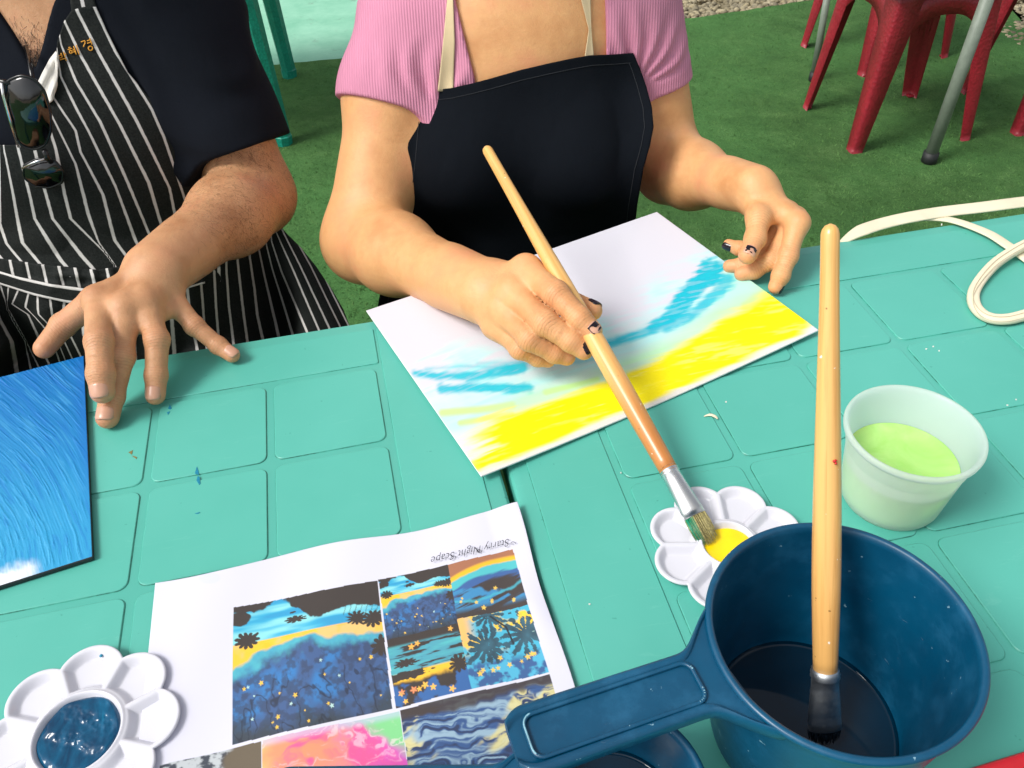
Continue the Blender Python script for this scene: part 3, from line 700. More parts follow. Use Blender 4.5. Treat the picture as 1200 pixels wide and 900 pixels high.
# title, upside down for this camera
def text_obj(s, p0, p1, z, mat, parent, shear=.45, name='title_text'):
    cu = bpy.data.curves.new(name, 'FONT'); cu.body = s; cu.size = 1; cu.shear = shear; cu.extrude = .004; cu.space_character = 1.02; cu.offset = -.012
    o = bpy.data.objects.new(name, cu); col.objects.link(o); dg = bpy.context.evaluated_depsgraph_get(); me = bpy.data.meshes.new_from_object(o.evaluated_get(dg)); bpy.data.objects.remove(o)
    V = np.array([v.co[:] for v in me.vertices]); F = [list(p.vertices) for p in me.polygons]; bpy.data.meshes.remove(me)
    a = at(*p0, z); b = at(*p1, z); d = (b-a)[:2]; L = np.linalg.norm(d); d /= L; nrm = np.array([-d[1], d[0]])
    k = L/V[:, 0].max(); X = V[:, 0]*k; Y = V[:, 1]*k*1.25
    W = np.stack([a[0]+d[0]*X+nrm[0]*Y, a[1]+d[1]*X+nrm[1]*Y, z+V[:, 2]*k*.2], 1)
    return mesh_obj(name, W, F, mat, parent, smooth=False), (a, d, nrm, k)
tx, (ta, td, tn, tk) = text_obj('Starry Night Scape', (597, 631), (504, 653), .0062, M['ink'], page)
b = MB()
for s0 in (0.0, 3.35, 5.85):   # swashes of the capitals
    pts = []
    for q in np.linspace(0, 1, 14):
        an = q*5.2+2.6; rad_ = .30*(1-.75*q); x = (s0-.12+rad_*math.cos(an))*tk; y = (.55-.1*s0*0+rad_*.7*math.sin(an))*tk*1.2
        pts.append((ta[0]+td[0]*x+tn[0]*y, ta[1]+td[1]*x+tn[1]*y, .0063))
    b = MB(); b.tube(pts, .00022, 6); b.build('title_swash', M['ink'], page)

# ================================================================== PALETTES
def palette(c, rot, Rw, k_sc, label, z0=.0003, npet=8):
    t = empty('flower_palette', (c[0], c[1], z0), rot, label, 'palette', 'white flower shaped paint palettes')
    nth, nr = 480, 96; cp, rp = .044*k_sc, .0232*k_sc; rim = .0085
    th = np.arange(nth)*2*math.pi/nth; seg = 2*math.pi/npet; ph = np.mod(th+seg/2, seg)-seg/2
    Ro = cp*np.cos(ph)+np.sqrt(rp**2-(cp*np.sin(ph))**2)
    rho = np.linspace(0, 1, nr)[1:]; RR = rho[:, None]*Ro[None]; PH = np.broadcast_to(ph, RR.shape); TH = np.broadcast_to(th, RR.shape)
    px_, py_ = RR*np.cos(PH), RR*np.sin(PH)
    dpet = rp-np.hypot(px_-cp, py_); dsec = RR*np.sin(seg/2-np.abs(PH)); dc = RR-(Rw+.0018)
    w = np.minimum(np.minimum(dpet-.0014, dsec-.0007), dc-.0006)
    z = rim-(rim-.0022)*smoothstep(0, .0065, w)*1.0
    wc = Rw-RR; zc = rim+.0012-(rim-.0012)*smoothstep(0, .0048, wc)
    zc2 = rim+.0012-.0012*smoothstep(0, .0025, RR-Rw)
    z = np.where(RR < Rw, zc, np.where(w > 0, z, np.maximum(rim*1.0, 0)+0*z)); z = np.where((RR >= Rw) & (RR < Rw+.0025), np.maximum(z, zc2), z)
    X = RR*np.cos(TH); Y = RR*np.sin(TH)
    rings = [np.stack([X[i], Y[i], z[i]], 1) for i in range(len(rho))]
    for dr, zz in ((.0008, rim-.0004), (.0011, rim-.0015), (.0002, rim-.0026), (-.004, .002), (-.006, 0)):
        q = Ro+dr; rings.append(np.stack([q*np.cos(th), q*np.sin(th), 0*q+zz], 1))
    V = np.concatenate([[[0, 0, z[0].mean()]]]+rings+[[[0, 0, 0]]]); K = len(rings); F = []
    for j in range(nth): F.append((0, 1+j, 1+(j+1) % nth))
    i = (np.arange(K-1)[:, None]*nth+1+np.arange(nth)[None]); i2 = (np.arange(K-1)[:, None]*nth+1+(np.arange(nth)[None]+1) % nth)
    F += np.stack([i, i+nth, i2+nth, i2], -1).reshape(-1, 4).tolist(); last = 1+(K-1)*nth; top = len(V)-1
    for j in range(nth): F.append((last+(j+1) % nth, last+j, top))
    mesh_obj('dish', V, F, M['white'], t, world=False)
    return t
def paint_pool(parent, r, z, mat, hf, name, cx=0, cy=0, cut=None):
    n, m = 140, 50; V = [(cx, cy, z+hf(0, 0))]; F = []
    for i in range(1, m+1):
        for j in range(n):
            a = 2*math.pi*j/n; rr = r*i/m*(cut(a) if cut else 1); x = cx+rr*math.cos(a); y = cy+rr*math.sin(a)
            e = 1-smoothstep(.88, 1, i/m); V.append((x, y, z+hf(x, y)*float(e)-.0022*float(1-e)))
    for j in range(n): F.append((0, 1+j, 1+(j+1) % n))
    for i in range(m-1):
        for j in range(n): a = 1+i*n+j; b_ = 1+i*n+(j+1) % n; F.append((a, a+n, b_+n, b_))
    return mesh_obj(name, V, F, mat, parent, world=False)
pc = at(853, 641, .004)
palR = palette(pc, .35, .0215, .93, 'white flower palette with yellow paint in its centre, beside the large blue dipper')
paint_pool(palR, .0206, .0062, M['yellow'], lambda x, y: .0008*math.sin(x*160)+.0006*math.cos(y*190+1), 'yellow_paint', cut=lambda a: 1-.10*max(0, math.cos(a-1.2))**4)
pc = at(94, 862, .004)
palL = palette(pc, .16, .0295, .99, 'white flower palette with wet blue paint in its centre, at lower left corner')
t = NT('wet_blue_paint'); co = t.coord()
t.set(Base_Color=t.ramp(t.noise(70, t.coord(scale=(1, .35, 1), rot=(0, 0, .7)), 5, .6, 1.), [(.35, srgb(0, 52, 84)), (.66, srgb(0, 86, 122)), (.86, srgb(10, 130, 165))]), Roughness=.16, Specular_IOR_Level=.4, Coat_Weight=.15, Coat_Roughness=.05)
t.bump(t.noise(90, co, 3, .6, 1.), .15, .0015); M['wetblue'] = t.m
def bluez(x, y):
    a = fbm2(np.array([x*110+5]), np.array([y*110+5]), 4)[0]; return .0026*(a-.5)+.0005*math.sin((x*.6+y)*300+5*a)
paint_pool(palL, .0292, .0072, M['wetblue'], bluez, 'blue_paint', cut=lambda a: 1-.05*math.sin(3*a)**2)
b = MB()
for an, rr, s in ((1.9, .036, .0008), (5.2, .034, .0009), (3.0, .033, .001), (5.9, .035, .0007), (1.5, .060, .0012)):
    b = MB(); b.lathe([(0, .0010*.6), (s, .0005), (s*1.1, 0)], (rr*math.cos(an), rr*math.sin(an), .0045), 10); b.build('paint_drop', M['smear'], palL, world=False)

# ================================================================== CUP
cc = np.array([.3135, .4530]); t = empty('plastic_cup', (cc[0], cc[1], .0004), 0, 'frosted white plastic cup half full of lime green water', 'cup')
Hc, Rt_, Rb = .079, .0530, .0395
def rc(z): return Rb+(Rt_-.0038-Rb)*(z/Hc)
prof = [(0, .0022), (Rb-.006, .0022), (Rb-.003, .003), (rc(.006)-.0012, .006)]+[(rc(z)-.0011, z) for z in np.linspace(.012, Hc-.004, 8)]+[(Rt_-.0048, Hc-.002), (Rt_-.0036, Hc+.0004), (Rt_-.0020, Hc+.0010), (Rt_-.0004, Hc+.0002), (Rt_, Hc-.0020), (Rt_-.0006, Hc-.0048), (Rt_-.0034, Hc-.0052)]
prof += [(rc(Hc-.010)+.0009, Hc-.0075), (rc(Hc-.020)+.0007, Hc-.020), (rc(Hc-.021), Hc-.0215)]+[(rc(z), z) for z in np.linspace(Hc-.025, .006, 6)]+[(Rb-.0004, .003), (Rb-.0022, .0), (Rb-.004, .0004), (0, .0009)]
b = MB(); b.lathe(prof, n=96); b.build('cup_wall', M['cup'], t, world=False)
b = MB(); zl = .044; b.lathe([(0, .0026), (Rb-.005, .0027), (rc(.007)-.0016, .0075), (rc(zl)-.0014, zl), (rc(zl)-.0020, zl-.0003), (0, zl-.0004)], n=96); b.build('lime_water', M['lime'], t, world=False)

# ================================================================== DIPPERS
def dipper(c2, zr, Rr, hd, hl, hw, label, zb=.0006, drop=0., wl=None):
    t = empty('water_dipper', (c2[0], c2[1], zb), hd, label, 'dipper', 'blue plastic water dippers')
    Hh = zr-zb; Rb_ = Rr*.78; rr = lambda z: Rb_+(Rr-Rb_)*(z/Hh)**.85
    zs = np.linspace(.010, Hh-.006, 12)
    pr = [(0, .004), (Rb_-.012, .004), (Rb_-.004, .0065)]+[(rr(z)-.0024, z) for z in zs]+[(Rr-.0028, Hh-.0012), (Rr-.0012, Hh), (Rr+.0008, Hh-.0003), (Rr+.0018, Hh-.002), (Rr+.0012, Hh-.0042), (Rr-.0004, Hh-.0055)]
    pr += [(rr(z), z) for z in zs[::-1]]+[(Rb_-.001, .004), (Rb_-.006, .0), (Rb_-.009, .002), (0, .002)]
    b = MB(); b.lathe(pr, n=128); b.build('bowl', M['mug'], t, world=False)
    # handle along +x from the rim
    n = 40; sx = np.concatenate([np.linspace(0, .03, 14), np.linspace(.034, hl-.018, 12), hl-.018+.018*np.sin(np.linspace(.1, 1, 12)*math.pi/2)])
    rows = []
    for x in sx:
        w = hw*.5*(1+.06*x/hl)
        w += .024*(1-smoothstep(0, .026, x))**2
        if x > hl-.012: w *= math.sqrt(max(0.02, 1-((x-(hl-.012))/.0125)**2*.55))
        X = Rr-.0012+x; zt = Hh-.0008-drop*x/hl; th = .011
        if x > hl-.004: th = .011
        prf = [(-w, zt-.004), (-w+.0008, zt-.0012), (-w+.0028, zt), (-w+.0050, zt-.0005), (-w+.0062, zt-.0024)]+[(q*(w-.0062), zt-.0027) for q in np.linspace(-.85, .85, 11)]+[(w-.0062, zt-.0024), (w-.0050, zt-.0005), (w-.0028, zt), (w-.0008, zt-.0012), (w, zt-.004), (w-.0006, zt-th+.0015), (w-.003, zt-th)]+[(q*(w-.003), zt-th) for q in np.linspace(.85, -.85, 11)]+[(-w+.003, zt-th), (-w+.0006, zt-th+.0015)]
        rows.append([(X+(math.sqrt((Rr-.0012)**2-y*y)-(Rr-.0012))*(1-float(smoothstep(.004, .045, x))), y, z) for y, z in prf])
    m = len(rows[0]); b = MB(); V = [p for r_ in rows for p in r_]
    F = [(i*m+j, i*m+(j+1) % m, (i+1)*m+(j+1) % m, (i+1)*m+j) for i in range(len(rows)-1) for j in range(m)]+[tuple(range(m))[::-1], tuple((len(rows)-1)*m+j for j in range(m))]
    b.add(V, F); hnd = b.build('handle', M['mug'], t, world=False); autosmooth(hnd, 50)
    # raised, scuffed border line of the panel
    xs0, xs1, yy = Rr+.012, Rr+hl-.006, hw*.5-.0036; zt = Hh-.0008
    loop = [(x, y, zt-.0013-drop*(x-Rr)/hl) for x, y in rrect(xs0+.004, xs1-.004, -yy+.0028, yy-.0028, .006, 6)]; loop.append(loop[0])
    b = MB(); b.tube(loop, .0013, 8, False); b.build('handle_ridge', M['mug'], hnd, world=False)
    r3 = random.Random(int(Rr*1e4))
    for k in range(22):
        i = r3.randrange(len(loop)-2); a = np.array(loop[i]); c_ = np.array(loop[i+1]); s0 = r3.uniform(0, .6); L = min(1-s0, r3.uniform(.1, .45)*min(1, .03/np.linalg.norm(c_-a)))
        p0 = a+(c_-a)*s0; p1 = a+(c_-a)*(s0+L); b = MB(); b.tube([p0+[0, 0, .0009], (p0+p1)/2+[0, 0, .001], p1+[0, 0, .0009]], [.0002, .00065, .0002], 6); b.build('scuff_mark', M['scuff'], hnd, world=False)
    b = MB(); b.tube([np.array(loop[(i_-8) % (len(loop)-1)])+[0, 0, .0009] for i_ in range(1, 12)], [.0002]+[.0006]*9+[.0002], 6); b.build('scuff_mark', M['scuff'], hnd, world=False)
    if wl:
        b = MB(); b.lathe([(0, wl), (rr(wl)-.0048, wl), (rr(wl)-.0036, wl+.0003), (rr(wl)-.0028, wl+.0012), (rr(wl)-.0022, wl+.0026)], n=96); b.build('water', M['water'], t, world=False)
    return t
ZR = .125
mc = (at(835, 742, ZR)+at(1161, 778, ZR))/2; mc = mc+np.array([.001, .0125, 0]); mR = .0757
he = at(604, 868, ZR); hv = (he-mc)[:2]; hdir = math.atan2(hv[1], hv[0]); hlen = float(np.linalg.norm(hv))-mR+.003
dip1 = dipper(mc[:2], ZR, mR, hdir, hlen, .037, 'large blue plastic dipper holding a wooden brush upright, at lower right', wl=.010)
Z2 = .066; c2 = at(722, 925, Z2); h2 = at(440, 930, Z2); hv2 = (h2-c2)[:2]
dip2 = dipper(c2[:2], Z2, .0515, math.atan2(hv2[1], hv2[0]), .15, .034, 'smaller blue dipper half hidden under the handle of the large one', wl=.02)

# ================================================================== BRUSHES
def brush(B, E, label, hw=(.0092, .0058), fer=(.0098, .0075), flat=.45, wet=False, stain=1., blen=.022, flen=.042, fmat='ferrule'):
    B = np.array(B); E = np.array(E); L = float(np.linalg.norm(E-B)); d = (E-B)/L
    t = empty('paint_brush', tuple(B), 0, label, 'paintbrush', 'long wooden paintbrushes')
    P = lambda s: B+d*s
    side = np.cross(d, fw); side /= np.linalg.norm(side); nrm = np.cross(side, d)
    def sect(name, ss, ra, rb, mat, n=28, cap=True, parent=t):
        V = []; F = []
        for s, a, b_ in zip(ss, ra, rb):
            for j in range(n): q = 2*math.pi*j/n; V.append(P(s)+side*a*math.cos(q)+nrm*b_*math.sin(q))
        k = len(ss); F = [(i*n+j, i*n+(j+1) % n, (i+1)*n+(j+1) % n, (i+1)*n+j) for i in range(k-1) for j in range(n)]+([tuple(range(n))[::-1], tuple((k-1)*n+j for j in range(n))] if cap else [])
        return mesh_obj(name, V, F, mat, parent)
    f0 = blen; f1 = blen+flen
    ss = list(np.linspace(f1-.004, f1+.03, 4))+list(np.linspace(f1+.05, L-.006, 22))+[L-.003, L-.001, L]
    def rad(s):
        q = (s-f1)/(L-f1); r_ = hw[0]*.86+(hw[0]*.14)*math.sin(min(1, max(0, q)/.25)*math.pi/2); r_ = r_*(1-smoothstep(.25, 1, q))+hw[1]*smoothstep(.25, 1, q); return float(r_)
    ra = [rad(s) for s in ss]; ra[-3] *= .86; ra[-2] *= .55; ra[-1] *= .1
    h = sect('handle', ss, ra, ra, M['wood'])
    av = h.data.attributes.new('bco', 'FLOAT_VECTOR', 'POINT'); av.data.foreach_set('vector', np.array([(math.cos(2*math.pi*j/28)*.01, math.sin(2*math.pi*j/28)*.01, s) for s in ss for j in range(28)], np.float32).ravel())
    st = np.repeat([stain*float(smoothstep(f1+.14, f1+.02, s)) for s in ss], 28); vfloat(h, st*.75, 'stain')
    fs = [f0, f0+.006, f0+flen*.35, f0+flen*.7, f1-.006, f1-.005, f1-.004, f1-.0025, f1-.0018, f1]
    w0, w1 = fer; fr = [w0, w0*.99, w0*.93, w1*1.10, w1*1.06, w1*1.16, w1*1.06, w1*1.16, w1*1.06, w1*1.08]
    fb = [w0*flat, w0*flat*1.1, w1*.8, w1*1.0, w1*1.05, w1*1.15, w1*1.05, w1*1.15, w1*1.05, w1*1.08]
    sect('ferrule', fs, fr, fb, M[fmat])
    # bristles: many fine tapered hairs
    rs = random.Random(9); b = MB(); b2 = MB()
    for k in range(190):
        u = rs.uniform(-1, 1); w = rs.uniform(-1, 1)*math.sqrt(1-u*u*.9)
        r0_ = P(f0+.002)+side*u*w0*.93+nrm*w*w0*flat*.85
        tipL = rs.uniform(0, .006)+.0045*abs(u)**2; spread = .82+rs.uniform(-.05, .14)
        p2 = P(tipL)+side*u*w0*spread+nrm*w*w0*flat*.35*spread+side*rs.uniform(-.0006, .0006)
        mid = (r0_+p2)/2+side*u*.0006; bb = b2 if (not wet and u > .15 and rs.random() < .55) else b
        bb.tube([r0_, mid, p2], [.00042, .0004, .00012], 5)
    b.build('bristles', M['bristled' if wet else 'bristle'], t)
    if b2.v: b2.build('painted_bristles', M['greenpaint'], t)
    return t, P, d, side, nrm, L
Bt = at(833, 638, .0085); HZ = .074; Mid = at(697, 398, HZ)
_r = ray(565, 175); s_, tt_ = np.linalg.lstsq(np.array([Mid-Bt, -_r]).T, CAM-Bt, rcond=None)[0]; Et = Bt+s_*(Mid-Bt)
br1 = brush(Bt, Et, 'wooden paintbrush held over the painting, its bristles touching the yellow paint', hw=(.0092, .0056), fer=(.0094, .0074), blen=.026, flen=.046)
BP, Bd, Bs, Bn = br1[1], br1[2], br1[3], br1[4]
# dark printed marks on the brush handle
b = MB(); rs = random.Random(2); s = .135
while s < .20:
    h = rs.uniform(.0012, .004); o0 = BP(s)+Bs*.0056*1-Bn*0
    for k in range(2):
        p = BP(s)+(-Bs if (Bs@rt) < 0 else Bs)*.0068-fw*.0053; b.tube([p, p+Bd*h], .00045, 5); break
    s += h+rs.uniform(.0008, .0022)
b.build('printed_mark', M['ink'], br1[0])
B2 = at(966, 874, .018)
_r = ray(973, 262); E2 = at(973, 262, .300)
print('brush2 len', np.linalg.norm(E2-B2)); Lb = np.linalg.norm(E2-B2)
# point on the view line at distance Lb from B2, the farther root
cA, cB, cC = _r@_r, 2*_r@(CAM-B2), (CAM-B2)@(CAM-B2)-Lb**2; disc = cB*cB-4*cA*cC
print('brush2', B2, E2, disc, 'brush1', Bt, Et, np.linalg.norm(Et-Bt), 'dips', mc, mR, hlen, c2)
br2 = brush(B2, E2, 'thick pale wooden brush standing in the large blue dipper', hw=(.0086, .0052), fer=(.0108, .0078), wet=True, stain=.15, blen=.012, flen=.042, fmat='ferruled')
b = MB(); p = br2[1](.19)-fw*.0086; b.tube([p, p+rt*.002+up*.0008], .0007, 6); b.tube([p+rt*.001-up*.001, p+rt*.002-up*.0012], .0008, 6); b.build('red_speck', M['redtray'], br2[0])

# ================================================================== STRAP, TRAY, WOOD SHAVING
def ribbon(b, pts, wid, thick, n=10, zoff=0.):
    """pts: (u,v,z); flat ribbon with rounded section, resampled as a smooth curve"""
    P = np.array([at(u, v, z) for u, v, z in pts]); k = len(P); tt = np.linspace(0, k-1, (k-1)*10+1); out = []
    for t_ in tt:
        i = min(int(t_), k-2); f = t_-i; p0, p1, p2, p3 = P[max(i-1, 0)], P[i], P[i+1], P[min(i+2, k-1)]
        out.append(.5*((2*p1)+(-p0+p2)*f+(2*p0-5*p1+4*p2-p3)*f*f+(-p0+3*p1-3*p2+p3)*f**3))
    out = np.array(out); T = np.gradient(out, axis=0); T /= np.linalg.norm(T, axis=1)[:, None]
    S = np.cross(T, [0, 0, 1.]); S /= np.linalg.norm(S, axis=1)[:, None]; Nn = np.cross(S, T)
    wd = np.interp(tt, np.linspace(0, k-1, len(wid)), wid) if np.ndim(wid) else np.full(len(tt), wid)
    V = []; m = 14
    for i in range(len(out)):
        for j in range(m):
            q = 2*math.pi*j/m; x = math.copysign(abs(math.cos(q))**.5, math.cos(q)); y = math.copysign(abs(math.sin(q))**.7, math.sin(q)); V.append(out[i]+S[i]*wd[i]/2*x+Nn[i]*thick/2*y+[0, 0, zoff])
    F = [(i*m+j, i*m+(j+1) % m, (i+1)*m+(j+1) % m, (i+1)*m+j) for i in range(len(out)-1) for j in range(m)]+[tuple(range(m))[::-1], tuple((len(out)-1)*m+j for j in range(m))]
    b.add(V, F); return out
b = MB()
ribbon(b, [(985, 285, -.006), (1010, 270, .006), (1050, 258, .006), (1100, 249, .005), (1150, 243, .005), (1205, 236, .005), (1280, 228, .005)], [.006, .020, .021, .022, .022, .022, .022], .004)
ribbon(b, [(1080, 256, .002), (1115, 258, .003), (1155, 272, .005), (1180, 287, .005), (1215, 312, .004), (1260, 345, .004)], [.006, .012, .014, .014, .014, .014], .0032)
ribbon(b, [(1260, 256, .010), (1215, 280, .011), (1188, 294, .011), (1163, 312, .008), (1143, 338, .005), (1142, 357, .005), (1156, 371, .005), (1180, 374, .005), (1212, 366, .005), (1260, 352, .005)], .0125, .008)
st = b.build('apron_strap', M['cream']); tag(st, 'cream cloth apron strap coiled over the far edge of the right table', 'strap')
b = MB()
for off in (.0038, -.0038):
    P_ = [(1240, 268, .0152), (1215, 280, .0155), (1188, 294, .0155), (1163, 312, .0125), (1143, 338, .0095), (1142, 357, .0095), (1156, 371, .0095), (1180, 374, .0095), (1212, 366, .0095)]
    ribbon(b, [(u+(off*500 if 0 else 0), v+off*1300*.6, z) for u, v, z in P_], .0006, .0006)
b.build('seam', m_plain('seam_thread', srgb(190, 178, 150), .9), st)
b = MB(); ribbon(b, [(825, 488, .001), (832, 486, .002), (838, 488, .002), (841, 491, .001)], [.0006, .003, .003, .001], .001)
tag(b.build('wood_shaving', M['cream']), 'tiny curled cream paper scrap on the green table below the painting', 'scrap')
a0 = at(1126, 903, .016)[:2]; a1 = at(1200, 880, .016)[:2]; dx_ = (a1-a0)/np.linalg.norm(a1-a0); dn = np.array([dx_[1], -dx_[0]])
if dn[1] > 0: dn = -dn
t = empty('plastic_tray', (*(a0+dx_*.10+dn*.075), .0006), math.atan2(dx_[1], dx_[0]), 'red plastic tray whose rim just enters the lower right corner', 'tray')
b = MB(); L = []
for ins, z in ((0, .0145), (.0015, .016), (.004, .0155), (.008, .006), (.012, .003), (.012, .0005), (.007, 0), (.0025, .010)):
    L.append([(x, y, z) for x, y in rrect(-.12+ins, .16-ins, -.075+ins, .075-ins, .02, 8)])
n = len(L[0]); V = [p for l in L for p in l]; F = [(k*n+j, k*n+(j+1) % n, ((k+1) % 8)*n+(j+1) % n, ((k+1) % 8)*n+j) for k in range(8) if k != 4 for j in range(n)]+[tuple(4*n+j for j in range(n)), tuple(5*n+j for j in range(n))[::-1]]
b.add(V, F); b.build('tray_shell', M['redtray'], t, world=False)

# ================================================================== BACKGROUND CHAIRS, POLES
def make_chair(mat, label, group):
    t = empty('plastic_chair', (0, 0, GROUND), 0, label, 'chair', group)
    zt = .47; WF, WS = .205, .160      # half widths at foot / at seat
    def side(wf0, wf1, d0, d1, za):
        """one side sheet in local (x across, y outward) ; returns verts for a panel with two legs and an arch"""
        V = []; F = []; zs = list(np.linspace(0, zt, 26))
        for z in zs:
            q = z/zt; xo = wf0+(wf1-wf0)*q; yo = d0+(d1-d0)*q; lw = .030+.030*q
            xi = xo-lw
            if z > za*.55: xi *= math.sqrt(max(0, 1-((z-za*.55)/(za*.45))**2.2)) if z < za else 0
            for x in (-xo, -xi, xi, xo): V.append((x, yo, z))
        for i in range(len(zs)-1): F += [(i*4, i*4+1, i*4+5, i*4+4), (i*4+2, i*4+3, i*4+7, i*4+6)]
        return V, F
    def leg_side(sgn, rot, wf0, wf1, d0, d1, za): pass
    # four legs as L-shaped pieces, each its own part, plus the skirt joining them
    cor = []
    for k, (sx, sy) in enumerate(((1, 1), (-1, 1), (-1, -1), (1, -1))):
        b = MB(); rows = []
        for z in np.linspace(0, zt, 22):
            q = z/zt; X = WF+(WS-WF)*q; Y = .185+(.165-.185)*q; lw = .036+.040*q; r_ = .008
            # L profile, outer corner at (X,Y), 4 mm thick, rounded outer corner
            pr = [(X-lw, Y), (X-r_, Y), (X-r_*.3, Y-r_*.3), (X, Y-r_), (X, Y-lw), (X-.004, Y-lw), (X-.004, Y-r_-.002), (X-r_-.002, Y-.004), (X-lw, Y-.004)]
            if z == 0: pr = [(x, y) for x, y in pr]
            rows.append([(x*sx, y*sy, z) for x, y in pr])
        m = 9; V = [p for r_ in rows for p in r_]; F = [(i*m+j, i*m+(j+1) % m, (i+1)*m+(j+1) % m, (i+1)*m+j) for i in range(21) for j in range(m)]+[tuple(range(m)), tuple(21*m+j for j in range(m))]
        b.add(V, F)
        b.box((sx*(WF-.013), sy*(.185-.013), .004), (.024, .024, .008), bev=.003)
        b.build('leg', mat, t, world=False)
    b = MB()
    for rot, wf1, dd0, dd1, wf0 in ((0, WS, .185, .165, WF), (1, .165, WF, WS, .185), (2, WS, .185, .165, WF), (3, .165, WF, WS, .185)):
        n = 36; V = []
        for i in range(n+1):
            x = -1+2*i/n
            zar = .22+(.405-.22)*math.sqrt(max(0, 1-abs(x)**2.6)); zb = min(zar, zt-.002)
            for z in (zb, zt):
                q = z/zt; X = (wf0+(wf1-wf0)*q-.004)*x*.86; Y = dd0+(dd1-dd0)*q-.0015
                for yy in (Y, Y-.004):
                    p = (X, yy); [p := (-p[1], p[0]) for _ in range(rot)]; V.append((p[0], p[1], z))
        F = []
        for i in range(n):
            a = i*4; c = a+4; F += [(a, c, c+2, a+2), (a+1, a+3, c+3, c+1), (a, a+1, c+1, c), (a+2, c+2, c+3, a+3)]
        b.add(V, F)
    b.build('skirt', mat, t, world=False)
    b = MB(); b.box((0, 0, .48), (2*WS+.05, .375, .022), bev=.008); s = b.build('seat', mat, t, world=False)
    b = MB(); n, m = 16, 12; V = []
    for th in (0, .006):
        for i in range(n+1):
            for j in range(m+1):
                x = (-1+2*i/n); z = .49+.38*j/m; w = .19+.02*math.sin(j/m*3); V.append((x*w, -.165-.10*(j/m)+.05*x*x-th, z-.03*x*x*(j/m)))
    K = (n+1)*(m+1); F = []
    for i in range(n):
        for j in range(m):
            if 3 <= j <= 9 and i % 3 == 1: continue
            a = i*(m+1)+j; F += [(a, a+1, a+m+2, a+m+1), (K+a, K+a+m+1, K+a+m+2, K+a+1)]
    b.add(V, F); b.build('backrest', mat, t, world=False)
    for sx in (1, -1):
        b = MB(); b.tube([(sx*.20, -.20, .68), (sx*.215, -.05, .685), (sx*.21, .12, .68), (sx*.19, .165, .64), (sx*.175, .165, .49)], [(.022, .008)]*5, 12); b.build('armrest', mat, t, world=False)
    return t
def copy_thing(o, loc, rz, label):
    c = o.copy(); col.objects.link(c); c.location = loc; c.rotation_euler = (0, 0, rz); c['label'] = label
    for ch in o.children:
        d = ch.copy(); col.objects.link(d); d.parent = c; d.matrix_parent_inverse = ch.matrix_parent_inverse
    return c
GC = 'red plastic chairs on the green carpet'
chA = make_chair(M['red'], 'red plastic chair nearest the table, its wide arched front beside a grey pole', GC)
chA.location = (1.290, 2.645, GROUND); chA.rotation_euler = (0, 0, R(8))
chB = copy_thing(chA, (1.475, 3.27, GROUND), R(22), 'red plastic chair standing farthest back near the gravel')
chC = copy_thing(chA, (1.86, 2.70, GROUND), R(4), 'red plastic chair cut off by the right edge of the photo')
def pole(p, top, label, r=.0125):
    t = empty('metal_pole', (p[0], p[1], GROUND), 0, label, 'pole', 'grey metal poles among the red chairs')
    b = MB(); b.tube([(p[0], p[1], GROUND+.02), (top[0], top[1], top[2])], r, 20); b.build('tube', M['grey'], t)
    b = MB(); b.tube([(p[0], p[1], GROUND), (p[0], p[1], GROUND+.004), (p[0]+.0, p[1], GROUND+.034)], [r*1.1, r*1.3, r*1.25], 20); b.build('rubber_foot', M['rubber'], t); return t
pA = at(1088, 190, GROUND); pB = at(952, 95, GROUND)
pole(pA, aty(1171, -40, pA[1]+.02)*1.0, 'thick grey metal pole with black rubber foot, in front of the red chairs', .0185)
pole(pB, aty(974, -30, pB[1]+.02), 'thin grey metal pole half hidden behind the leftmost red chair legs', .012)

# ================================================================== IMPLICIT BODIES
def cap(P, a, b, ra, rb):
    a = np.asarray(a, float); b = np.asarray(b, float); ab = b-a; l = ab@ab
    h = np.clip(((P-a)@ab)/l, 0, 1); Q = P-a-h[:, None]*ab
    return np.sqrt((Q*Q).sum(1))-(ra+(rb-ra)*h)
def fcap(P, a, b, ra, rb, nrm, fl):
    """capsule flattened by factor fl along nrm"""
    a = np.asarray(a, float); b = np.asarray(b, float); nrm = np.asarray(nrm, float); ab = b-a; nrm = nrm-ab*(nrm@ab)/(ab@ab); nrm /= np.linalg.norm(nrm)
    h = np.clip(((P-a)@ab)/(ab@ab), 0, 1); Q = P-a-h[:, None]*ab; c = Q@nrm; Q = Q+nrm*(c/fl-c)[:, None]
    return (np.sqrt((Q*Q).sum(1))-(ra+(rb-ra)*h))*(.5+.5*fl)
def ell(P, c, r):
    q = (P-np.array(c))/np.array(r); k0 = np.sqrt((q*q).sum(1)); q2 = q/np.array(r); k1 = np.sqrt((q2*q2).sum(1))+1e-9
    return k0*(k0-1)/k1
def smin(a, b, k):
    h = np.maximum(k-np.abs(a-b), 0)/k; return np.minimum(a, b)-h*h*k*.25
def smax(a, b, k): return -smin(-a, -b, k)
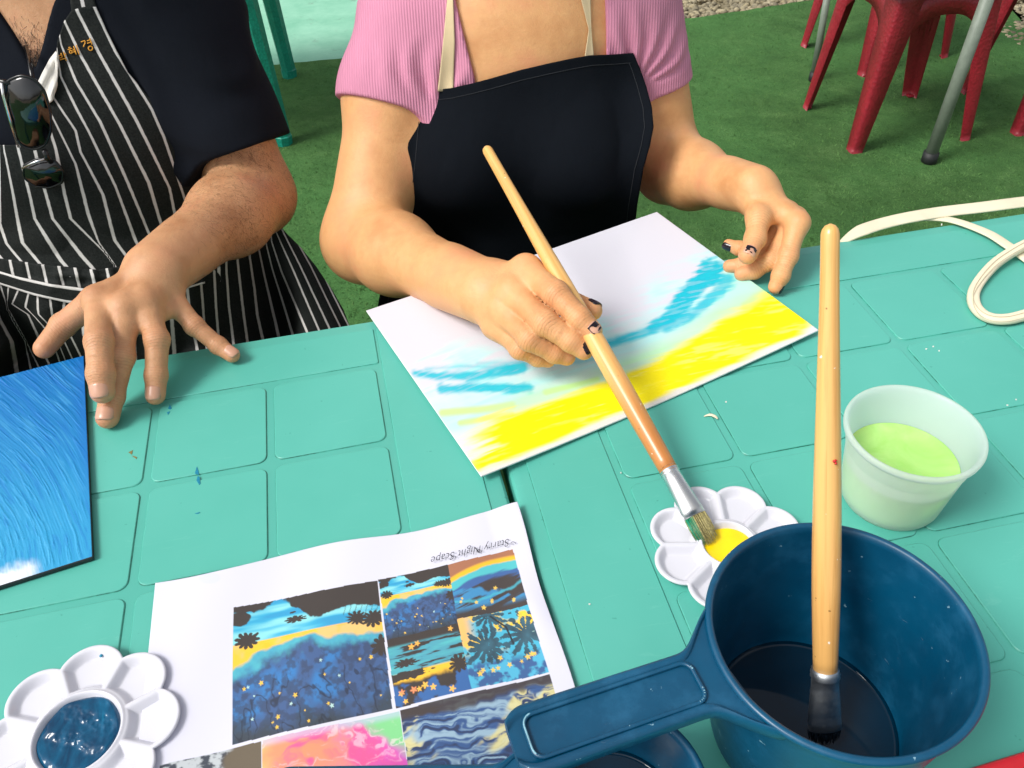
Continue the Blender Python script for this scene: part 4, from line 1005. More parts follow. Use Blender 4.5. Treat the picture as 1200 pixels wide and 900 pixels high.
def surface(fn, lo, hi, h, margin=.0, project=2):
    lo = np.array(lo, float); hi = np.array(hi, float); B = 4
    nb = np.ceil((hi-lo)/(h*B)).astype(int); n = nb*B
    # coarse pass
    ax = [lo[i]+(np.arange(nb[i])+.5)*B*h for i in range(3)]; G = np.stack(np.meshgrid(*ax, indexing='ij'), -1).reshape(-1, 3)
    D = np.empty(len(G), np.float32)
    for s in range(0, len(G), 400000): D[s:s+400000] = fn(G[s:s+400000])
    F = np.repeat(np.repeat(np.repeat(D.reshape(nb), B, 0), B, 1), B, 2)
    act = np.argwhere(np.abs(D.reshape(nb)) < B*h*1.35+margin)
    off = np.stack(np.meshgrid(*[np.arange(B)]*3, indexing='ij'), -1).reshape(-1, 3)
    for s in range(0, len(act), 6000):
        I = (act[s:s+6000, None, :]*B+off[None]).reshape(-1, 3); v = fn(lo+(I+.5)*h); F[I[:, 0], I[:, 1], I[:, 2]] = v
    S = F < 0; c = [S[i:n[0]-1+i, j:n[1]-1+j, k:n[2]-1+k] for i in (0, 1) for j in (0, 1) for k in (0, 1)]
    allv = c[0].copy(); anyv = c[0].copy()
    for q in c[1:]: allv &= q; anyv |= q
    mixed = anyv & ~allv; cells = np.argwhere(mixed); idx = -np.ones(mixed.shape, np.int32); idx[mixed] = np.arange(len(cells))
    cor = np.array([(i, j, k) for i in (0, 1) for j in (0, 1) for k in (0, 1)]); vals = np.stack([F[cells[:, 0]+q[0], cells[:, 1]+q[1], cells[:, 2]+q[2]] for q in cor], 1)
    acc = np.zeros((len(cells), 3)); cnt = np.zeros(len(cells))
    for a in range(8):
        for ax_ in range(3):
            if cor[a][ax_]: continue
            b = a+(4, 2, 1)[ax_]; va, vb = vals[:, a], vals[:, b]; m = (va < 0) != (vb < 0); t = np.where(m, va/(va-vb+1e-12), 0)
            p = cor[a][None]+t[:, None]*(cor[b]-cor[a])[None]; acc[m] += p[m]; cnt[m] += 1
    V = lo+(cells+acc/cnt[:, None]+.5)*h
    Fc = []
    for ax_ in range(3):
        sl0 = [slice(None)]*3; sl1 = [slice(None)]*3; sl0[ax_] = slice(0, -1); sl1[ax_] = slice(1, None)
        cr = S[tuple(sl0)] != S[tuple(sl1)]; E_ = np.argwhere(cr); o1, o2 = [(1, 2), (2, 0), (0, 1)][ax_]
        ok = (E_[:, o1] > 0) & (E_[:, o2] > 0) & (E_[:, o1] < n[o1]-1) & (E_[:, o2] < n[o2]-1); E_ = E_[ok]
        def g(d1, d2):
            q = E_.copy(); q[:, o1] -= d1; q[:, o2] -= d2; return idx[q[:, 0], q[:, 1], q[:, 2]]
        qd = np.stack([g(0, 0), g(1, 0), g(1, 1), g(0, 1)], 1); flip = ~S[tuple(sl0)][E_[:, 0], E_[:, 1], E_[:, 2]]
        qd[flip] = qd[flip][:, ::-1]; Fc.append(qd)
    Fc = np.concatenate(Fc); Fc = Fc[(Fc >= 0).all(1)]
    for _ in range(project):
        d = fn(V); e = h*.5; gr = np.stack([fn(V+np.eye(3)[i]*e)-fn(V-np.eye(3)[i]*e) for i in range(3)], 1)/(2*e)
        g2 = (gr*gr).sum(1)+1e-6; st = -gr*(d/g2)[:, None]; ln = np.linalg.norm(st, axis=1); st *= np.minimum(1, h*.7/(ln+1e-9))[:, None]; V = V+st
    return V, Fc
def in_box(P, pts, m):
    pts = np.array(pts); lo = pts.min(0)-m; hi = pts.max(0)+m; return ((P > lo) & (P < hi)).all(1)
def guarded(P, pts, m, fn, far=.04):
    """evaluate fn only near the points' box; elsewhere a safe distance to the box"""
    pts = np.array(pts); lo = pts.min(0)-m; hi = pts.max(0)+m; q = np.maximum(np.maximum(lo-P, P-hi), 0); d = np.sqrt((q*q).sum(1))+far*.6
    k = d <= far*.6+1e-9
    if k.any(): d[k] = fn(P[k])
    return d
class Hand:
    """w: wrist; fingers: list of (joints[4], radii[4]); thumb: (joints, radii); nrm: back-of-hand direction"""
    def __init__(s, w, fingers, thumb, rw, rp, nrm, web=.010, kf=.006, knuckle=.0012):
        s.w = np.array(w); s.f = [([np.array(p) for p in j], r) for j, r in fingers]; s.t = ([np.array(p) for p in thumb[0]], thumb[1]); s.rw, s.rp = rw, rp
        s.n = np.array(nrm, float); s.n /= np.linalg.norm(s.n); s.web = web; s.kf = kf; s.kn = knuckle; s.kh = 1.; s.wb = .28
        s.pts = [s.w]+[p for j, _ in s.f for p in j]+list(s.t[0])
    def __call__(s, P):
        return guarded(P, s.pts, .034, s.ev)
    def chain(s, P, j, r):
        d = cap(P, j[0], j[1], r[0], r[1])
        for i in range(1, len(j)-1): d = smin(d, cap(P, j[i], j[i+1], r[i], r[i+1]), .0025)
        for i in range(1, len(j)-1):    # joint bulge
            d = smin(d, np.sqrt(((P-j[i])**2).sum(1))-(r[i]+s.kn*.55), .004)
        return d
    def ev(s, P):
        d = None
        for (j, r) in s.f:
            c = fcap(P, s.w+(j[0]-s.w)*.12, j[0], s.rp, r[0]*1.12, s.n, .86)
            d = c if d is None else smin(d, c, s.web)
        js = [j[0] for j, _ in s.f]
        for a, b in zip(js[:-1], js[1:]): d = smin(d, cap(P, a, b, s.f[0][1][0]*.92, s.f[0][1][0]*.9), s.web)
        wp = [(j[0]+(j[1]-j[0])*s.wb, r[0]*(1-s.wb)+r[1]*s.wb) for j, r in s.f]
        for (a, ra), (b, rb) in zip(wp[:-1], wp[1:]): d = smin(d, cap(P, a, b, ra*.70, rb*.70), s.web*.6)
        for (j, r) in s.f:
            a = s.w+(j[0]-s.w)*.3+s.n*(s.rp*.86-.0012); b = j[0]-(j[0]-s.w)*.08+s.n*(r[0]*.95-.0012); d = smin(d, cap(P, a, b, .0018, .0026), .009)
        tj, tr = s.t; d = smin(d, cap(P, tj[0], tj[1], tr[0], tr[1]), .014)
        d = smin(d, cap(P, tj[1]*.8+tj[0]*.2, js[0]*.7+s.w*.3, tr[1]*.7, tr[1]*.72), .012)
        out = d
        for (j, r) in s.f: out = np.minimum(out, smin(d, s.chain(P, j, r), s.kf))
        out = np.minimum(out, smin(d, s.chain(P, tj[1:], tr[1:]), s.kf))
        # extensor tendons / knuckle heads
        for (j, r) in s.f: out = smin(out, np.sqrt(((P-j[0]-s.n*r[0]*.35*s.kh)**2).sum(1))-r[0]*.80, .008)
        return out
def nail(parent, dip, tip, r, hint, mat, name='fingernail', wf=.78, ln=.0115, chip=None):
    dip = np.array(dip); tip = np.array(tip); d = tip-dip; d /= np.linalg.norm(d); h = np.array(hint, float); h -= d*(h@d); h /= np.linalg.norm(h); s = np.cross(d, h)
    n, m = (30, 34) if chip is not None else (14, 16); V = []; F = []; keep = []
    for i in range(n+1):
        for j in range(m+1):
            q = -1+2*i/n; p = j/m
            wq = wf*min(1, (1-abs(2*max(p, 0)-1)**5)**.35+.0) if 0 < p < 1 else wf*.25
            ang = q*wq*1.15; x = -ln*.62+ln*1.12*p
            over = max(0, x-0); base = tip+d*x*1.0
            rr = r+.00045-.0009*abs(q)**3-.0035*max(0, p-.72)**2*4*.5-(over**2)/(2*r)*.35
            if p < .12: rr -= .0005*(1-p/.12)
            V.append(base+h*rr*math.cos(ang)+s*rr*math.sin(ang))
    for i in range(n):
        for j in range(m):
            a = i*(m+1)+j; F.append((a, a+1, a+m+2, a+m+1))
    if chip is not None:
        rs = np.random.RandomState(chip); nz = rs.rand(9, 9)
        def kf(f):
            c = np.mean([(k//(m+1)/n, k % (m+1)/m) for k in f], 0); x, y = c*4.5; xi, yi = int(x), int(y); u_, v_ = x-xi, y-yi; q_ = (nz[xi, yi]*(1-u_)+nz[xi+1, yi]*u_)*(1-v_)+(nz[xi, yi+1]*(1-u_)+nz[xi+1, yi+1]*u_)*v_; return q_ < .56 and .16 < c[0] < .84 and .22 < c[1] < .88
        F = [f for f in F if kf(f)]
    o = mesh_obj(name, V, F, mat, parent); modif(o, 'SOLIDIFY', thickness=.0005, offset=0); return o
def crease_attr(o, V, hands):
    fc = np.zeros(len(V)); fwt = np.zeros(len(V))
    for H_ in hands:
        for j, r in H_.f+[(H_.t[0], H_.t[1])]:
            for k, amp in ((1, 1.), (2, .8)):
                ax = (j[k+1]-j[k-1]); ax = ax/np.linalg.norm(ax); q = V-j[k]; a = q@ax; w_ = amp*np.exp(-(q*q).sum(1)/(r[k]*1.15)**2*.5); m = w_ > fwt; fc = np.where(m, a, fc); fwt = np.where(m, w_, fwt)
    vfloat(o, fc*1000, 'fc'); vfloat(o, fwt, 'fw')
def flush_attr(V, pts, rad):
    f = np.zeros(len(V))
    for p, k in pts: f = np.maximum(f, k*np.exp(-((V-np.array(p))**2).sum(1)/(rad*rad)))
    return f

# ---------------------------------------------------------------- woman
print('bodies')
wR = at(570, 343, .058)
def J(*l): return [at(*p) for p in l]
rI = J((616, 318, .089), (651, 344, .098), (679, 373, .087), (694, 388, .0785)); rM = J((600, 343, .080), (638, 378, .083), (669, 399, .071), (684, 410, .063))
rR_ = J((590, 362, .066), (620, 397, .067), (650, 413, .052), (664, 418, .046)); rP = J((582, 380, .050), (609, 409, .048), (630, 419, .036), (642, 422, .031))
rT = J((585, 325, .066), (618, 330, .072), (662, 350, .066), (694, 364, .068))
HR = Hand(wR, [(rI, [.0132, .0122, .0105, .0095]), (rM, [.0130, .0120, .0104, .0093]), (rR_, [.0124, .0110, .0096, .0086]), (rP, [.0110, .0094, .0082, .0075])], (rT, [.014, .013, .0108, .0098]), .024, .0140, -fw+np.array([0, 0, .3]), web=.012, knuckle=.0001, kf=.011)
HR.kh = .3; HR.wb = .30
wL = at(884, 222, .068)
lI = J((934, 262, .060), (924, 300, .036), (915, 323, .021), (909, 336, .0105)); lM = J((931, 258, .052), (903, 306, .026), (884, 317, .016), (869, 321, .012))
lR = J((922, 251, .046), (888, 302, .022), (870, 311, .014), (855, 312, .011)); lP = J((912, 243, .044), (880, 290, .026), (866, 291, .024), (854, 287, .024))
lT = J((884, 240, .055), (889, 256, .062), (885, 280, .050), (876, 299, .044))
HL = Hand(wL, [(lI, [.0112, .0100, .0092, .0082]), (lM, [.0110, .0098, .0088, .0080]), (lR, [.0105, .0092, .0084, .0076]), (lP, [.0095, .0082, .0074, .0068])], (lT, [.0125, .0130, .0112, .0100]), .022, .0130, np.array([.8, .3, .5]))
X0 = .022
wS1, wE1 = np.array([-.104, 1.078, .200]), aty(427, 282, .93); wS2, wE2 = np.array([.172, 1.085, .205]), aty(784, 198, 1.05)
print('arm lens', np.linalg.norm(wS1-wE1), np.linalg.norm(wE1-wR), np.linalg.norm(wS2-wE2), np.linalg.norm(wE2-wL))
def w_torso(P):
    d = ell(P, (X0, 1.075, .09), (.158, .100, .19)); d = smin(d, ell(P, (X0, 1.085, -.10), (.135, .105, .17)), .06); d = smin(d, ell(P, (X0, 1.09, -.25), (.175, .125, .13)), .08)
    for s in (-1, 1): d = smin(d, ell(P, (X0+s*.072, 1.005, .055), (.072, .068, .070)), .035)
    d = smin(d, cap(P, (X0-.115, 1.085, .212), (X0+.125, 1.09, .212), .048, .048), .06)
    d = smin(d, cap(P, (X0, 1.09, .24), (X0, 1.07, .36), .054, .050), .04)
    return d
def head_f(P, c, s=1., hair=False):
    c = np.array(c)
    def ev(P):
        if hair:
            d = ell(P, c+[0, .016*s, .022*s], (.088*s, .104*s, .118*s)); return smax(d, -(ell(P, c+[0, -.090*s, -.045*s], (.070*s, .07*s, .10*s))), .02)
        d = ell(P, c+[0, .01*s, .01*s], (.076*s, .094*s, .108*s)); d = smin(d, ell(P, c+[0, -.03*s, -.055*s], (.055*s, .058*s, .062*s)), .03)
        d = smin(d, cap(P, c+np.array([0, -.088, .012])*s, c+np.array([0, -.104, -.022])*s, .008*s, .013*s), .012)
        for k in (-1, 1):
            d = smax(d, -(np.sqrt(((P-c-np.array([k*.032, -.100, .014])*s)**2).sum(1))-.017*s), .012); d = smin(d, np.sqrt(((P-c-np.array([k*.031, -.072, .012])*s)**2).sum(1))-.0165*s, .004)
            d = smin(d, ell(P, c+np.array([k*.077, .012, .0])*s, (.010*s, .020*s, .032*s)), .008)
        d = smin(d, cap(P, c+np.array([-.018, -.088, -.050])*s, c+np.array([.018, -.088, -.050])*s, .007*s, .007*s), .006); d = smin(d, cap(P, c+np.array([-.014, -.086, -.060])*s, c+np.array([.014, -.086, -.060])*s, .008*s, .008*s), .005)
        return d
    return guarded(P, [c], .15*s, ev, .06)
def arm(P, S, E, Wr, ra, re, rf, rw, k=.03, fl=.80, nrm=(0, 0, 1)):
    def ev(P):
        d = cap(P, S, E, ra, re); m = E+(Wr-E)*.30
        f = smin(cap(P, E, m, re*.95, rf), cap(P, m, Wr, rf, rw), .03); f2 = fcap(P, E+(Wr-E)*.75, Wr, rw*1.15, rw*1.12, nrm, fl)
        return smin(d, smin(f, f2, .02), k*.6)
    return guarded(P, [S, E, Wr], .07, ev, .06)
def w_delt(P): q = wS1*.68+wE1*.32+np.array([-.006, 0, 0]); return np.sqrt(((P-q)**2).sum(1))-.0575
def w_arm1(P): return arm(P, wS1, wE1, wR, .059, .0495, .0450, .0265, k=.055, nrm=HR.n, fl=.9)
def w_arm2(P): return arm(P, wS2, wE2, wL, .053, .043, .040, .0225, k=.045, nrm=HL.n, fl=.9)
wH = (X0+.005, 1.03, .455)
def w_body(P):
    d = w_torso(P)
    d = smin(d, smin(smin(w_arm1(P), w_delt(P), .03), HR(P), .016), .035); d = smin(d, smin(w_arm2(P), HL(P), .014), .035)
    d = smin(d, head_f(P, wH, .95), .02)
    return d
ZF = -.30
def w_body2(P): return smax(w_body(P), ZF-P[:, 2], .01)
V, Fc = surface(w_body2, (-.32, .52, -.31), (.42, 1.27, .60), .00215)
print('woman verts', len(V))
pw = empty('person', (X0, 1.09, GROUND), 0, 'person in pink ribbed top and black apron, holding a long paintbrush over the painting', 'person')
body = mesh_obj('body', V, Fc, M['skin_w'], pw)
tips = [(j[3], 1.) for j in (rI, rM, rR_, rP, rT, lI, lM, lR, lP, lT)]+[(j[1], .9) for j in (rI, rM, rR_, rP, lI)]+[(j[0], .6) for j in (rI, rM, rR_, rP, lI)]+[(j[2], .5) for j in (rI, rM, rR_)]+[(wE1+np.array([0, -.03, -.02]), .6)]
vfloat(body, flush_attr(V, tips, .015), 'flush'); vfloat(body, np.zeros(len(V)), 'hairy'); crease_attr(body, V, (HR, HL))
bw_t = BVHTree.FromPolygons([tuple(v) for v in V], Fc.tolist())
tocam = -fw
nail(body, rI[2], rI[3], .0092, tocam+rt*.25+up*.25, M['nail']); nail(body, rI[2], rI[3]+tocam*.0003, .0096, tocam+rt*.25+up*.25, M['polish'], 'nail_polish', chip=3)
nail(body, rM[2], rM[3], .0090, tocam*.5+rt*.9-up*.2, M['polish'], 'nail_polish'); nail(body, rT[2], rT[3], .0098, up+rt*.5+tocam*.1, M['polish'], 'nail_polish')
nail(body, lT[2], lT[3], .0098, tocam-rt*.1, M['nail']); nail(body, lT[2], lT[3]+tocam*.0003, .0102, tocam-rt*.1, M['polish'], 'nail_polish', chip=11)
nail(body, lI[2], lI[3], .0082, rt+tocam*.1-up*.2, M['polish'], 'nail_polish'); nail(body, lP[2], lP[3], .0068, -rt*.3+tocam*.5-up*.5, M['polish'], 'nail_polish')
# pink ribbed top
hem1 = wS1+(wE1-wS1)*.47; ax1 = (wE1-wS1)/np.linalg.norm(wE1-wS1); hem1 = aty(440, 121, 1.035)
hem2 = wS2+(wE2-wS2)*.42; ax2 = (wE2-wS2)/np.linalg.norm(wE2-wS2); hem2 = aty(786, 92, 1.06)
nkL0, nkL1, nkR0, nkR1 = aty(530, -5, .99)[0], aty(556, 92, .97)[0], aty(713, -5, .99)[0], aty(717, 62, .97)[0]
def folds(P, c, amp, fr, seed=0):
    q = P-np.array(c); r = np.sqrt((q*q).sum(1)); a = np.arctan2(q[:, 2], q[:, 0]); return amp*np.sin(a*fr+vn3(P*22+seed)*5)*smoothstep(.02, .06, r)*smoothstep(.13, .07, r)
def w_top(P):
    def ev(P):
        d = w_torso(P)
        a1 = smax(smin(cap(P, wS1, wE1, .059, .0495), w_delt(P), .03), (P-hem1)@ax1, .002); a2 = smax(cap(P, wS2, wE2, .053, .043), (P-hem2)@ax2, .002)
        d = smin(smin(d, a1, .035), a2, .035)-.0048
        d = d-.0016-folds(P, (-.095, .985, .09), .0030, 19)*smoothstep(.002, .03, -(P-hem1)@ax1)-folds(P, (.17, .985, .12), .0030, 19, 4)*smoothstep(.002, .03, -(P-hem2)@ax2)
        return d
    d = ev(P)
    z = P[:, 2]; xl = np.interp(z, [.16, .25], [nkL1, nkL0]); xr = np.interp(z, [.16, .25], [nkR1, nkR0]); xm = (xl+xr)/2; hw_ = (xr-xl)/2
    cut = np.maximum(np.abs(P[:, 0]-xm)-hw_, np.maximum(.13-z, P[:, 1]-1.09)); cut2 = np.sqrt((P[:, 0]-X0)**2+(P[:, 1]-1.10)**2)-.095+0*z
    d = smax(d, -cut, .003); d = smax(d, -np.maximum(cut2, .2-z), .004)
    return np.maximum(d, -(w_body(P)+.0045))
def w_top2(P): return smax(w_top(P), -.285-P[:, 2], .01)
Vt, Ft = surface(w_top2, (-.31, .90, -.30), (.36, 1.25, .32), .0032, margin=.004, project=1)
top_o = mesh_obj('ribbed_top', Vt, Ft, M['pink'], pw)
bt_t = BVHTree.FromPolygons([tuple(v) for v in Vt], Ft.tolist())
_v, _f = surface(lambda P: w_torso(P)-.0105, (-.25, .86, -.31), (.30, 1.25, .32), .006); wt_t = BVHTree.FromPolygons([tuple(v) for v in _v], _f.tolist())
# hair and trousers
Vh, Fh = surface(lambda P: smin(head_f(P, wH, .95, True), cap(P, np.array(wH)+[0, .08, 0], np.array(wH)+[0, .13, -.16], .05, .03), .04), (-.12, .9, .2), (.17, 1.26, .62), .007, margin=.01)
mesh_obj('hair', Vh, Fh, M['hair'], pw)
def legs(P, x0, y0, sp, r0, foot_y):
    d = ell(P, (x0, y0, -.27), (.17+r0*.25, .125, .10))
    for s in (-1, 1):
        k = np.array([x0+s*sp, y0-.40, -.245]); d = smin(d, cap(P, (x0+s*.085, y0, -.26), k, r0, r0*.74), .05); f = np.array([x0+s*sp, foot_y, GROUND+.09]); d = smin(d, cap(P, k, f, r0*.70, r0*.5), .03)
        d = smin(d, cap(P, f+[0, 0, -.045], f+[0, -.14, -.055], .040, .032), .03)
    return smax(d, GROUND+.001-P[:, 2], .004)
Vl, Fl = surface(lambda P: legs(P, X0, 1.09, .12, .078, .74), (-.28, .45, GROUND-.02), (.32, 1.28, -.10), .010)
mesh_obj('trousers', Vl, Fl, M['trousers'], pw)

# ---------------------------------------------------------------- draped sheets
def poly_res(pts, n):
    pts = np.array(pts, float); seg = np.r_[0, np.cumsum(np.linalg.norm(np.diff(pts, axis=0), axis=1))]; q = np.linspace(0, seg[-1], n); return np.stack([np.interp(q, seg, pts[:, i]) for i in (0, 1)], 1)
def coons(top, right, bottom, left, n, m):
    T_, B_, L_, R__ = poly_res(top, n), poly_res(bottom, n), poly_res(left, m), poly_res(right, m)
    s = np.linspace(0, 1, n)[None, :, None]; t = np.linspace(0, 1, m)[:, None, None]
    return (1-t)*T_[None]+t*B_[None]+(1-s)*L_[:, None]+s*R__[:, None]-((1-s)*(1-t)*T_[0]+s*(1-t)*T_[-1]+(1-s)*t*B_[0]+s*t*B_[-1])
def drape(name, UV, trees, off, fb, mat, parent, thick=.0012, wr=None, smooth_it=30, taut=True):
    m, n = UV.shape[:2]; D = ray(UV[..., 0].reshape(-1, 1), UV[..., 1].reshape(-1, 1)).reshape(-1, 3) if False else (fw[None]+rt[None]*((UV[..., 0].ravel()-600)/F0)[:, None]+up[None]*((450-UV[..., 1].ravel())/F0)[:, None])
    ln = np.linalg.norm(D, axis=1); Dn = D/ln[:, None]; hit = np.full(len(D), np.inf); C0 = Vector(CAM)
    for i in range(len(D)):
        for tr in trees:
            h = tr.ray_cast(C0, Vector(Dn[i]))
            if h[0] is not None: hit[i] = min(hit[i], h[3])
    hit = (hit-off).reshape(m, n); Yf = fb(UV[..., 0], UV[..., 1]); tf = Yf/Dn[:, 1].reshape(m, n)
    t_ = np.where(np.isinf(hit), tf, hit); hit2 = np.where(np.isinf(hit), np.inf, hit)
    for _ in range(smooth_it):
        p = np.pad(t_, 1, mode='edge'); a = (p[:-2, 1:-1]+p[2:, 1:-1]+p[1:-1, :-2]+p[1:-1, 2:])/4; t_ = np.minimum(a, hit2)
    if wr is not None: t_ = np.minimum(t_-wr(UV[..., 0], UV[..., 1]), hit2+.0)
    P = CAM+Dn*t_.reshape(-1, 1); i = np.arange(n-1)[None]+np.arange(m-1)[:, None]*n; F = np.stack([i, i+n, i+n+1, i+1], -1).reshape(-1, 4)
    o = mesh_obj(name, P, F, mat, parent); modif(o, 'SOLIDIFY', thickness=thick, offset=0)
    return o, P.reshape(m, n, 3), F
UV = coons([(485, 106), (513, 105), (530, 103), (552, 98), (575, 92), (610, 82), (640, 75), (668, 69), (690, 65), (715, 64), (742, 62)],
           [(742, 62), (750, 80), (757, 100), (764, 125), (766, 148), (762, 170), (754, 198), (747, 240), (742, 290), (742, 380)],
           [(430, 430), (520, 420), (742, 380)], [(485, 106), (481, 140), (476, 190), (470, 240), (462, 280), (448, 330), (430, 430)], 110, 130)
def wr_w(U, V):
    return .005*np.sin((U-640)*.034+V*.010+3*fbm2(U*.01, V*.01, 2))*smoothstep(80, 190, V)+.002*np.sin(U*.05-V*.07)*smoothstep(230, 320, V)+.0022*(fbm2(U*.03, V*.02, 3)-.5)
apr, AP, AF = drape('apron', UV, [wt_t], .003, lambda U, V: .93+0*U, M['bib'], pw, wr=wr_w, smooth_it=140)
b = MB()
for k_, rows in (('t', [AP[5, j] for j in range(3, AP.shape[1]-3)]), ('l', [AP[i, 4] for i in range(5, AP.shape[0]-3)]), ('r', [AP[i, -5] for i in range(5, AP.shape[0]-3)])):
    b = MB(); b.tube([p-fw*.0010 for p in rows], .0005, 5); b.build('hem_stitch', M['stitch'], apr)
def strap(name, parent, L_, R__, trees, mat, off=.002, wr=None, fby=1.03, sm=20, n=10, m=50):
    UV = coons([L_[0], R__[0]], R__, [L_[-1], R__[-1]], L_, n, m); return drape(name, UV, trees, off, lambda U, V: fby+0*U, mat, parent, .0012, wr, sm)
strap('neck_strap', apr, [(527, -60), (524, 0), (519, 50), (513, 107)], [(534, -60), (531, 0), (533, 50), (531, 107)], [bt_t, bw_t], M['beige'])
strap('neck_strap', apr, [(672, -60), (681, 0), (690, 35), (685, 68)], [(686, -60), (692, 0), (693, 35), (696, 66)], [bt_t, bw_t], M['beige'])

# ---------------------------------------------------------------- man
mX = -.55
wM = at(184, 317, .070)
mI = J((116, 352, .070), (116, 400, .068), (118, 438, .051), (120, 459, .039)); mM = J((146, 362, .069), (142, 418, .046), (131, 465, .020), (126, 489, .0115))
mR_ = J((170, 356, .066), (184, 398, .048), (183, 440, .024), (182, 463, .012)); mP = J((197, 345, .056), (228, 382, .034), (256, 405, .016), (272, 416, .0095))
mT = J((160, 330, .056), (112, 352, .050), (74, 381, .027), (52, 408, .017))
HM = Hand(wM, [(mI, [.0135, .0125, .0120, .0112]), (mM, [.0132, .0122, .0112, .0108]), (mR_, [.0126, .0114, .0102, .0096]), (mP, [.0112, .0096, .0086, .0080])], (mT, [.0135, .0145, .0125, .0108]), .0265, .0135, np.array([0, -.2, 1.]), web=.012, kf=.006, knuckle=.0008)
HM.kh = .6; HM.wb = .42
mS, mE = np.array([-.385, 1.065, .235]), aty(300, 229, .985)
mS2, mE2, mW2 = np.array([-.72, 1.065, .245]), np.array([-.78, .95, -.02]), np.array([-.66, .75, -.10])
print('man arm', np.linalg.norm(mS-mE), np.linalg.norm(mE-wM))
mf = [([mW2+np.array(q)*1.0 for q in ((.03+.02*k, -.075+.008*k, .0), (.045+.02*k, -.105+.01*k, -.008), (.05+.02*k, -.125+.01*k, -.02), (.05+.02*k, -.138+.01*k, -.03))], [.012, .011, .010, .009]) for k in (1.5, .5, -.5, -1.5)]
HM2 = Hand(mW2, mf, ([mW2+np.array(q) for q in ((.02, -.02, .0), (.06, -.03, 0.), (.075, -.06, -.005), (.085, -.085, -.012))], [.016, .014, .012, .011]), .026, .017, np.array([0, -.1, 1.]))
def m_torso(P):
    d = ell(P, (mX, 1.075, .08), (.195, .130, .22)); d = smin(d, ell(P, (mX, 1.055, -.11), (.19, .155, .17)), .07); d = smin(d, ell(P, (mX, 1.08, -.26), (.20, .14, .12)), .08)
    d = smin(d, ell(P, (mX, 1.01, .10), (.15, .085, .10)), .05)
    d = smin(d, cap(P, (mX-.165, 1.085, .245), (mX+.165, 1.085, .245), .055, .055), .07); d = smin(d, cap(P, (mX, 1.09, .26), (mX, 1.06, .40), .064, .062), .05); return d
def m_arm(P): return arm(P, mS, mE, wM, .062, .0475, .0455, .0275, k=.04, nrm=HM.n, fl=.80)
def m_arm2(P): return arm(P, mS2, mE2, mW2, .064, .0520, .0520, .0290)
mH = (mX+.01, 1.01, .50)
def m_body(P):
    d = m_torso(P); d = smin(d, smin(m_arm(P), HM(P), .012), .035); d = smin(d, smin(m_arm2(P), HM2(P), .016), .035); return smin(d, head_f(P, mH), .02)
def m_body2(P): return smax(m_body(P), -.30-P[:, 2], .01)
V, Fc = surface(m_body2, (-.90, .50, -.31), (-.18, 1.27, .65), .00235)
print('man verts', len(V))
pm = empty('person', (mX, 1.08, GROUND), 0, 'person in a black tee and pinstriped apron, pressing fingertips on the blue canvas', 'person')
bodym = mesh_obj('body', V, Fc, M['skin_m'], pm)
tips = [(j[3], 1.) for j in (mI, mM, mR_, mP)]+[(mT[3], 1.4)]+[(j[1], .9) for j in (mI, mM, mR_, mP)]+[(j[0], .6) for j in (mI, mM, mR_, mP)]+[(j[2], .4) for j in (mI, mM, mR_, mP)]
vfloat(bodym, flush_attr(V, tips, .014), 'flush')
ha = smoothstep(.02, .10, np.sqrt(((V-wM)**2).sum(1)))*(V[:, 0] > -.42)*(V[:, 1] < 1.02)*(V[:, 2] < .13)+((V-np.array([mX, .95, .21]))**2).sum(1) < 0
ha = smoothstep(.04, .12, np.sqrt(((V-wM)**2).sum(1)))*((V[:, 0] > -.42) & (V[:, 1] > wM[1]+.02) & (V[:, 2] < .12)); ha = np.maximum(ha, 1.2*np.exp(-((V-aty(12, 78, .93))**2).sum(1)/.0009)); vfloat(bodym, ha, 'hairy'); crease_attr(bodym, V, (HM,))
bm_t = BVHTree.FromPolygons([tuple(v) for v in V], Fc.tolist())
def strands(V, fn, w, n, seed, lay, L0, L1, r):
    rs = np.random.RandomState(seed); p = w/w.sum(); I = rs.choice(len(V), n, p=p); P = V[I]+rs.normal(0, .0006, (n, 3))
    e = .001; g = np.stack([fn(P+np.eye(3)[i]*e)-fn(P-np.eye(3)[i]*e) for i in range(3)], 1); N_ = g/(np.linalg.norm(g, axis=1)[:, None]+1e-9); P = P-N_*fn(P)[:, None]
    d = np.array(lay)[None]+rs.normal(0, .35, (n, 3)); d -= N_*(d*N_).sum(1)[:, None]; d /= np.linalg.norm(d, axis=1)[:, None]; L = rs.uniform(L0, L1, n)[:, None]; sd = np.cross(d, N_)
    c = rs.normal(0, .2, n)[:, None]; p0 = P-N_*.0004; p1 = P+d*L*.5+N_*L*.16+sd*L*c*.2; p2 = P+d*L+N_*L*.12+sd*L*c
    V_ = np.concatenate([p0-sd*r, p0+sd*r, p1-sd*r*.8, p1+sd*r*.8, p2]); i = np.arange(n); return V_, [tuple(q) for q in np.stack([i, i+n, i+3*n, i+2*n], 1)]+[tuple(q) for q in np.stack([i+2*n, i+3*n, i+4*n], 1)]
wgt = np.where(np.isfinite(ha), ha, 0)*(np.sqrt(((V-wM)**2).sum(1)) > .045)*(V[:, 0] > -.45)*(V[:, 1] < 1.0)+1e-9*(V[:, 0] > -.4)
Vs_, Fs_ = strands(V, m_body, wgt, 2600, 5, (.25, -.25, -.55), .006, .013, .00011)
hobj = mesh_obj('arm_hair', Vs_, Fs_, M['hair'], pm, smooth=False); hobj['kind'] = 'stuff'
wgt = np.exp(-((V-aty(8, 74, .93))**2).sum(1)/.0007)
Vs_, Fs_ = strands(V, m_body, wgt, 2400, 6, (.1, 0, -1), .006, .014, .00016)
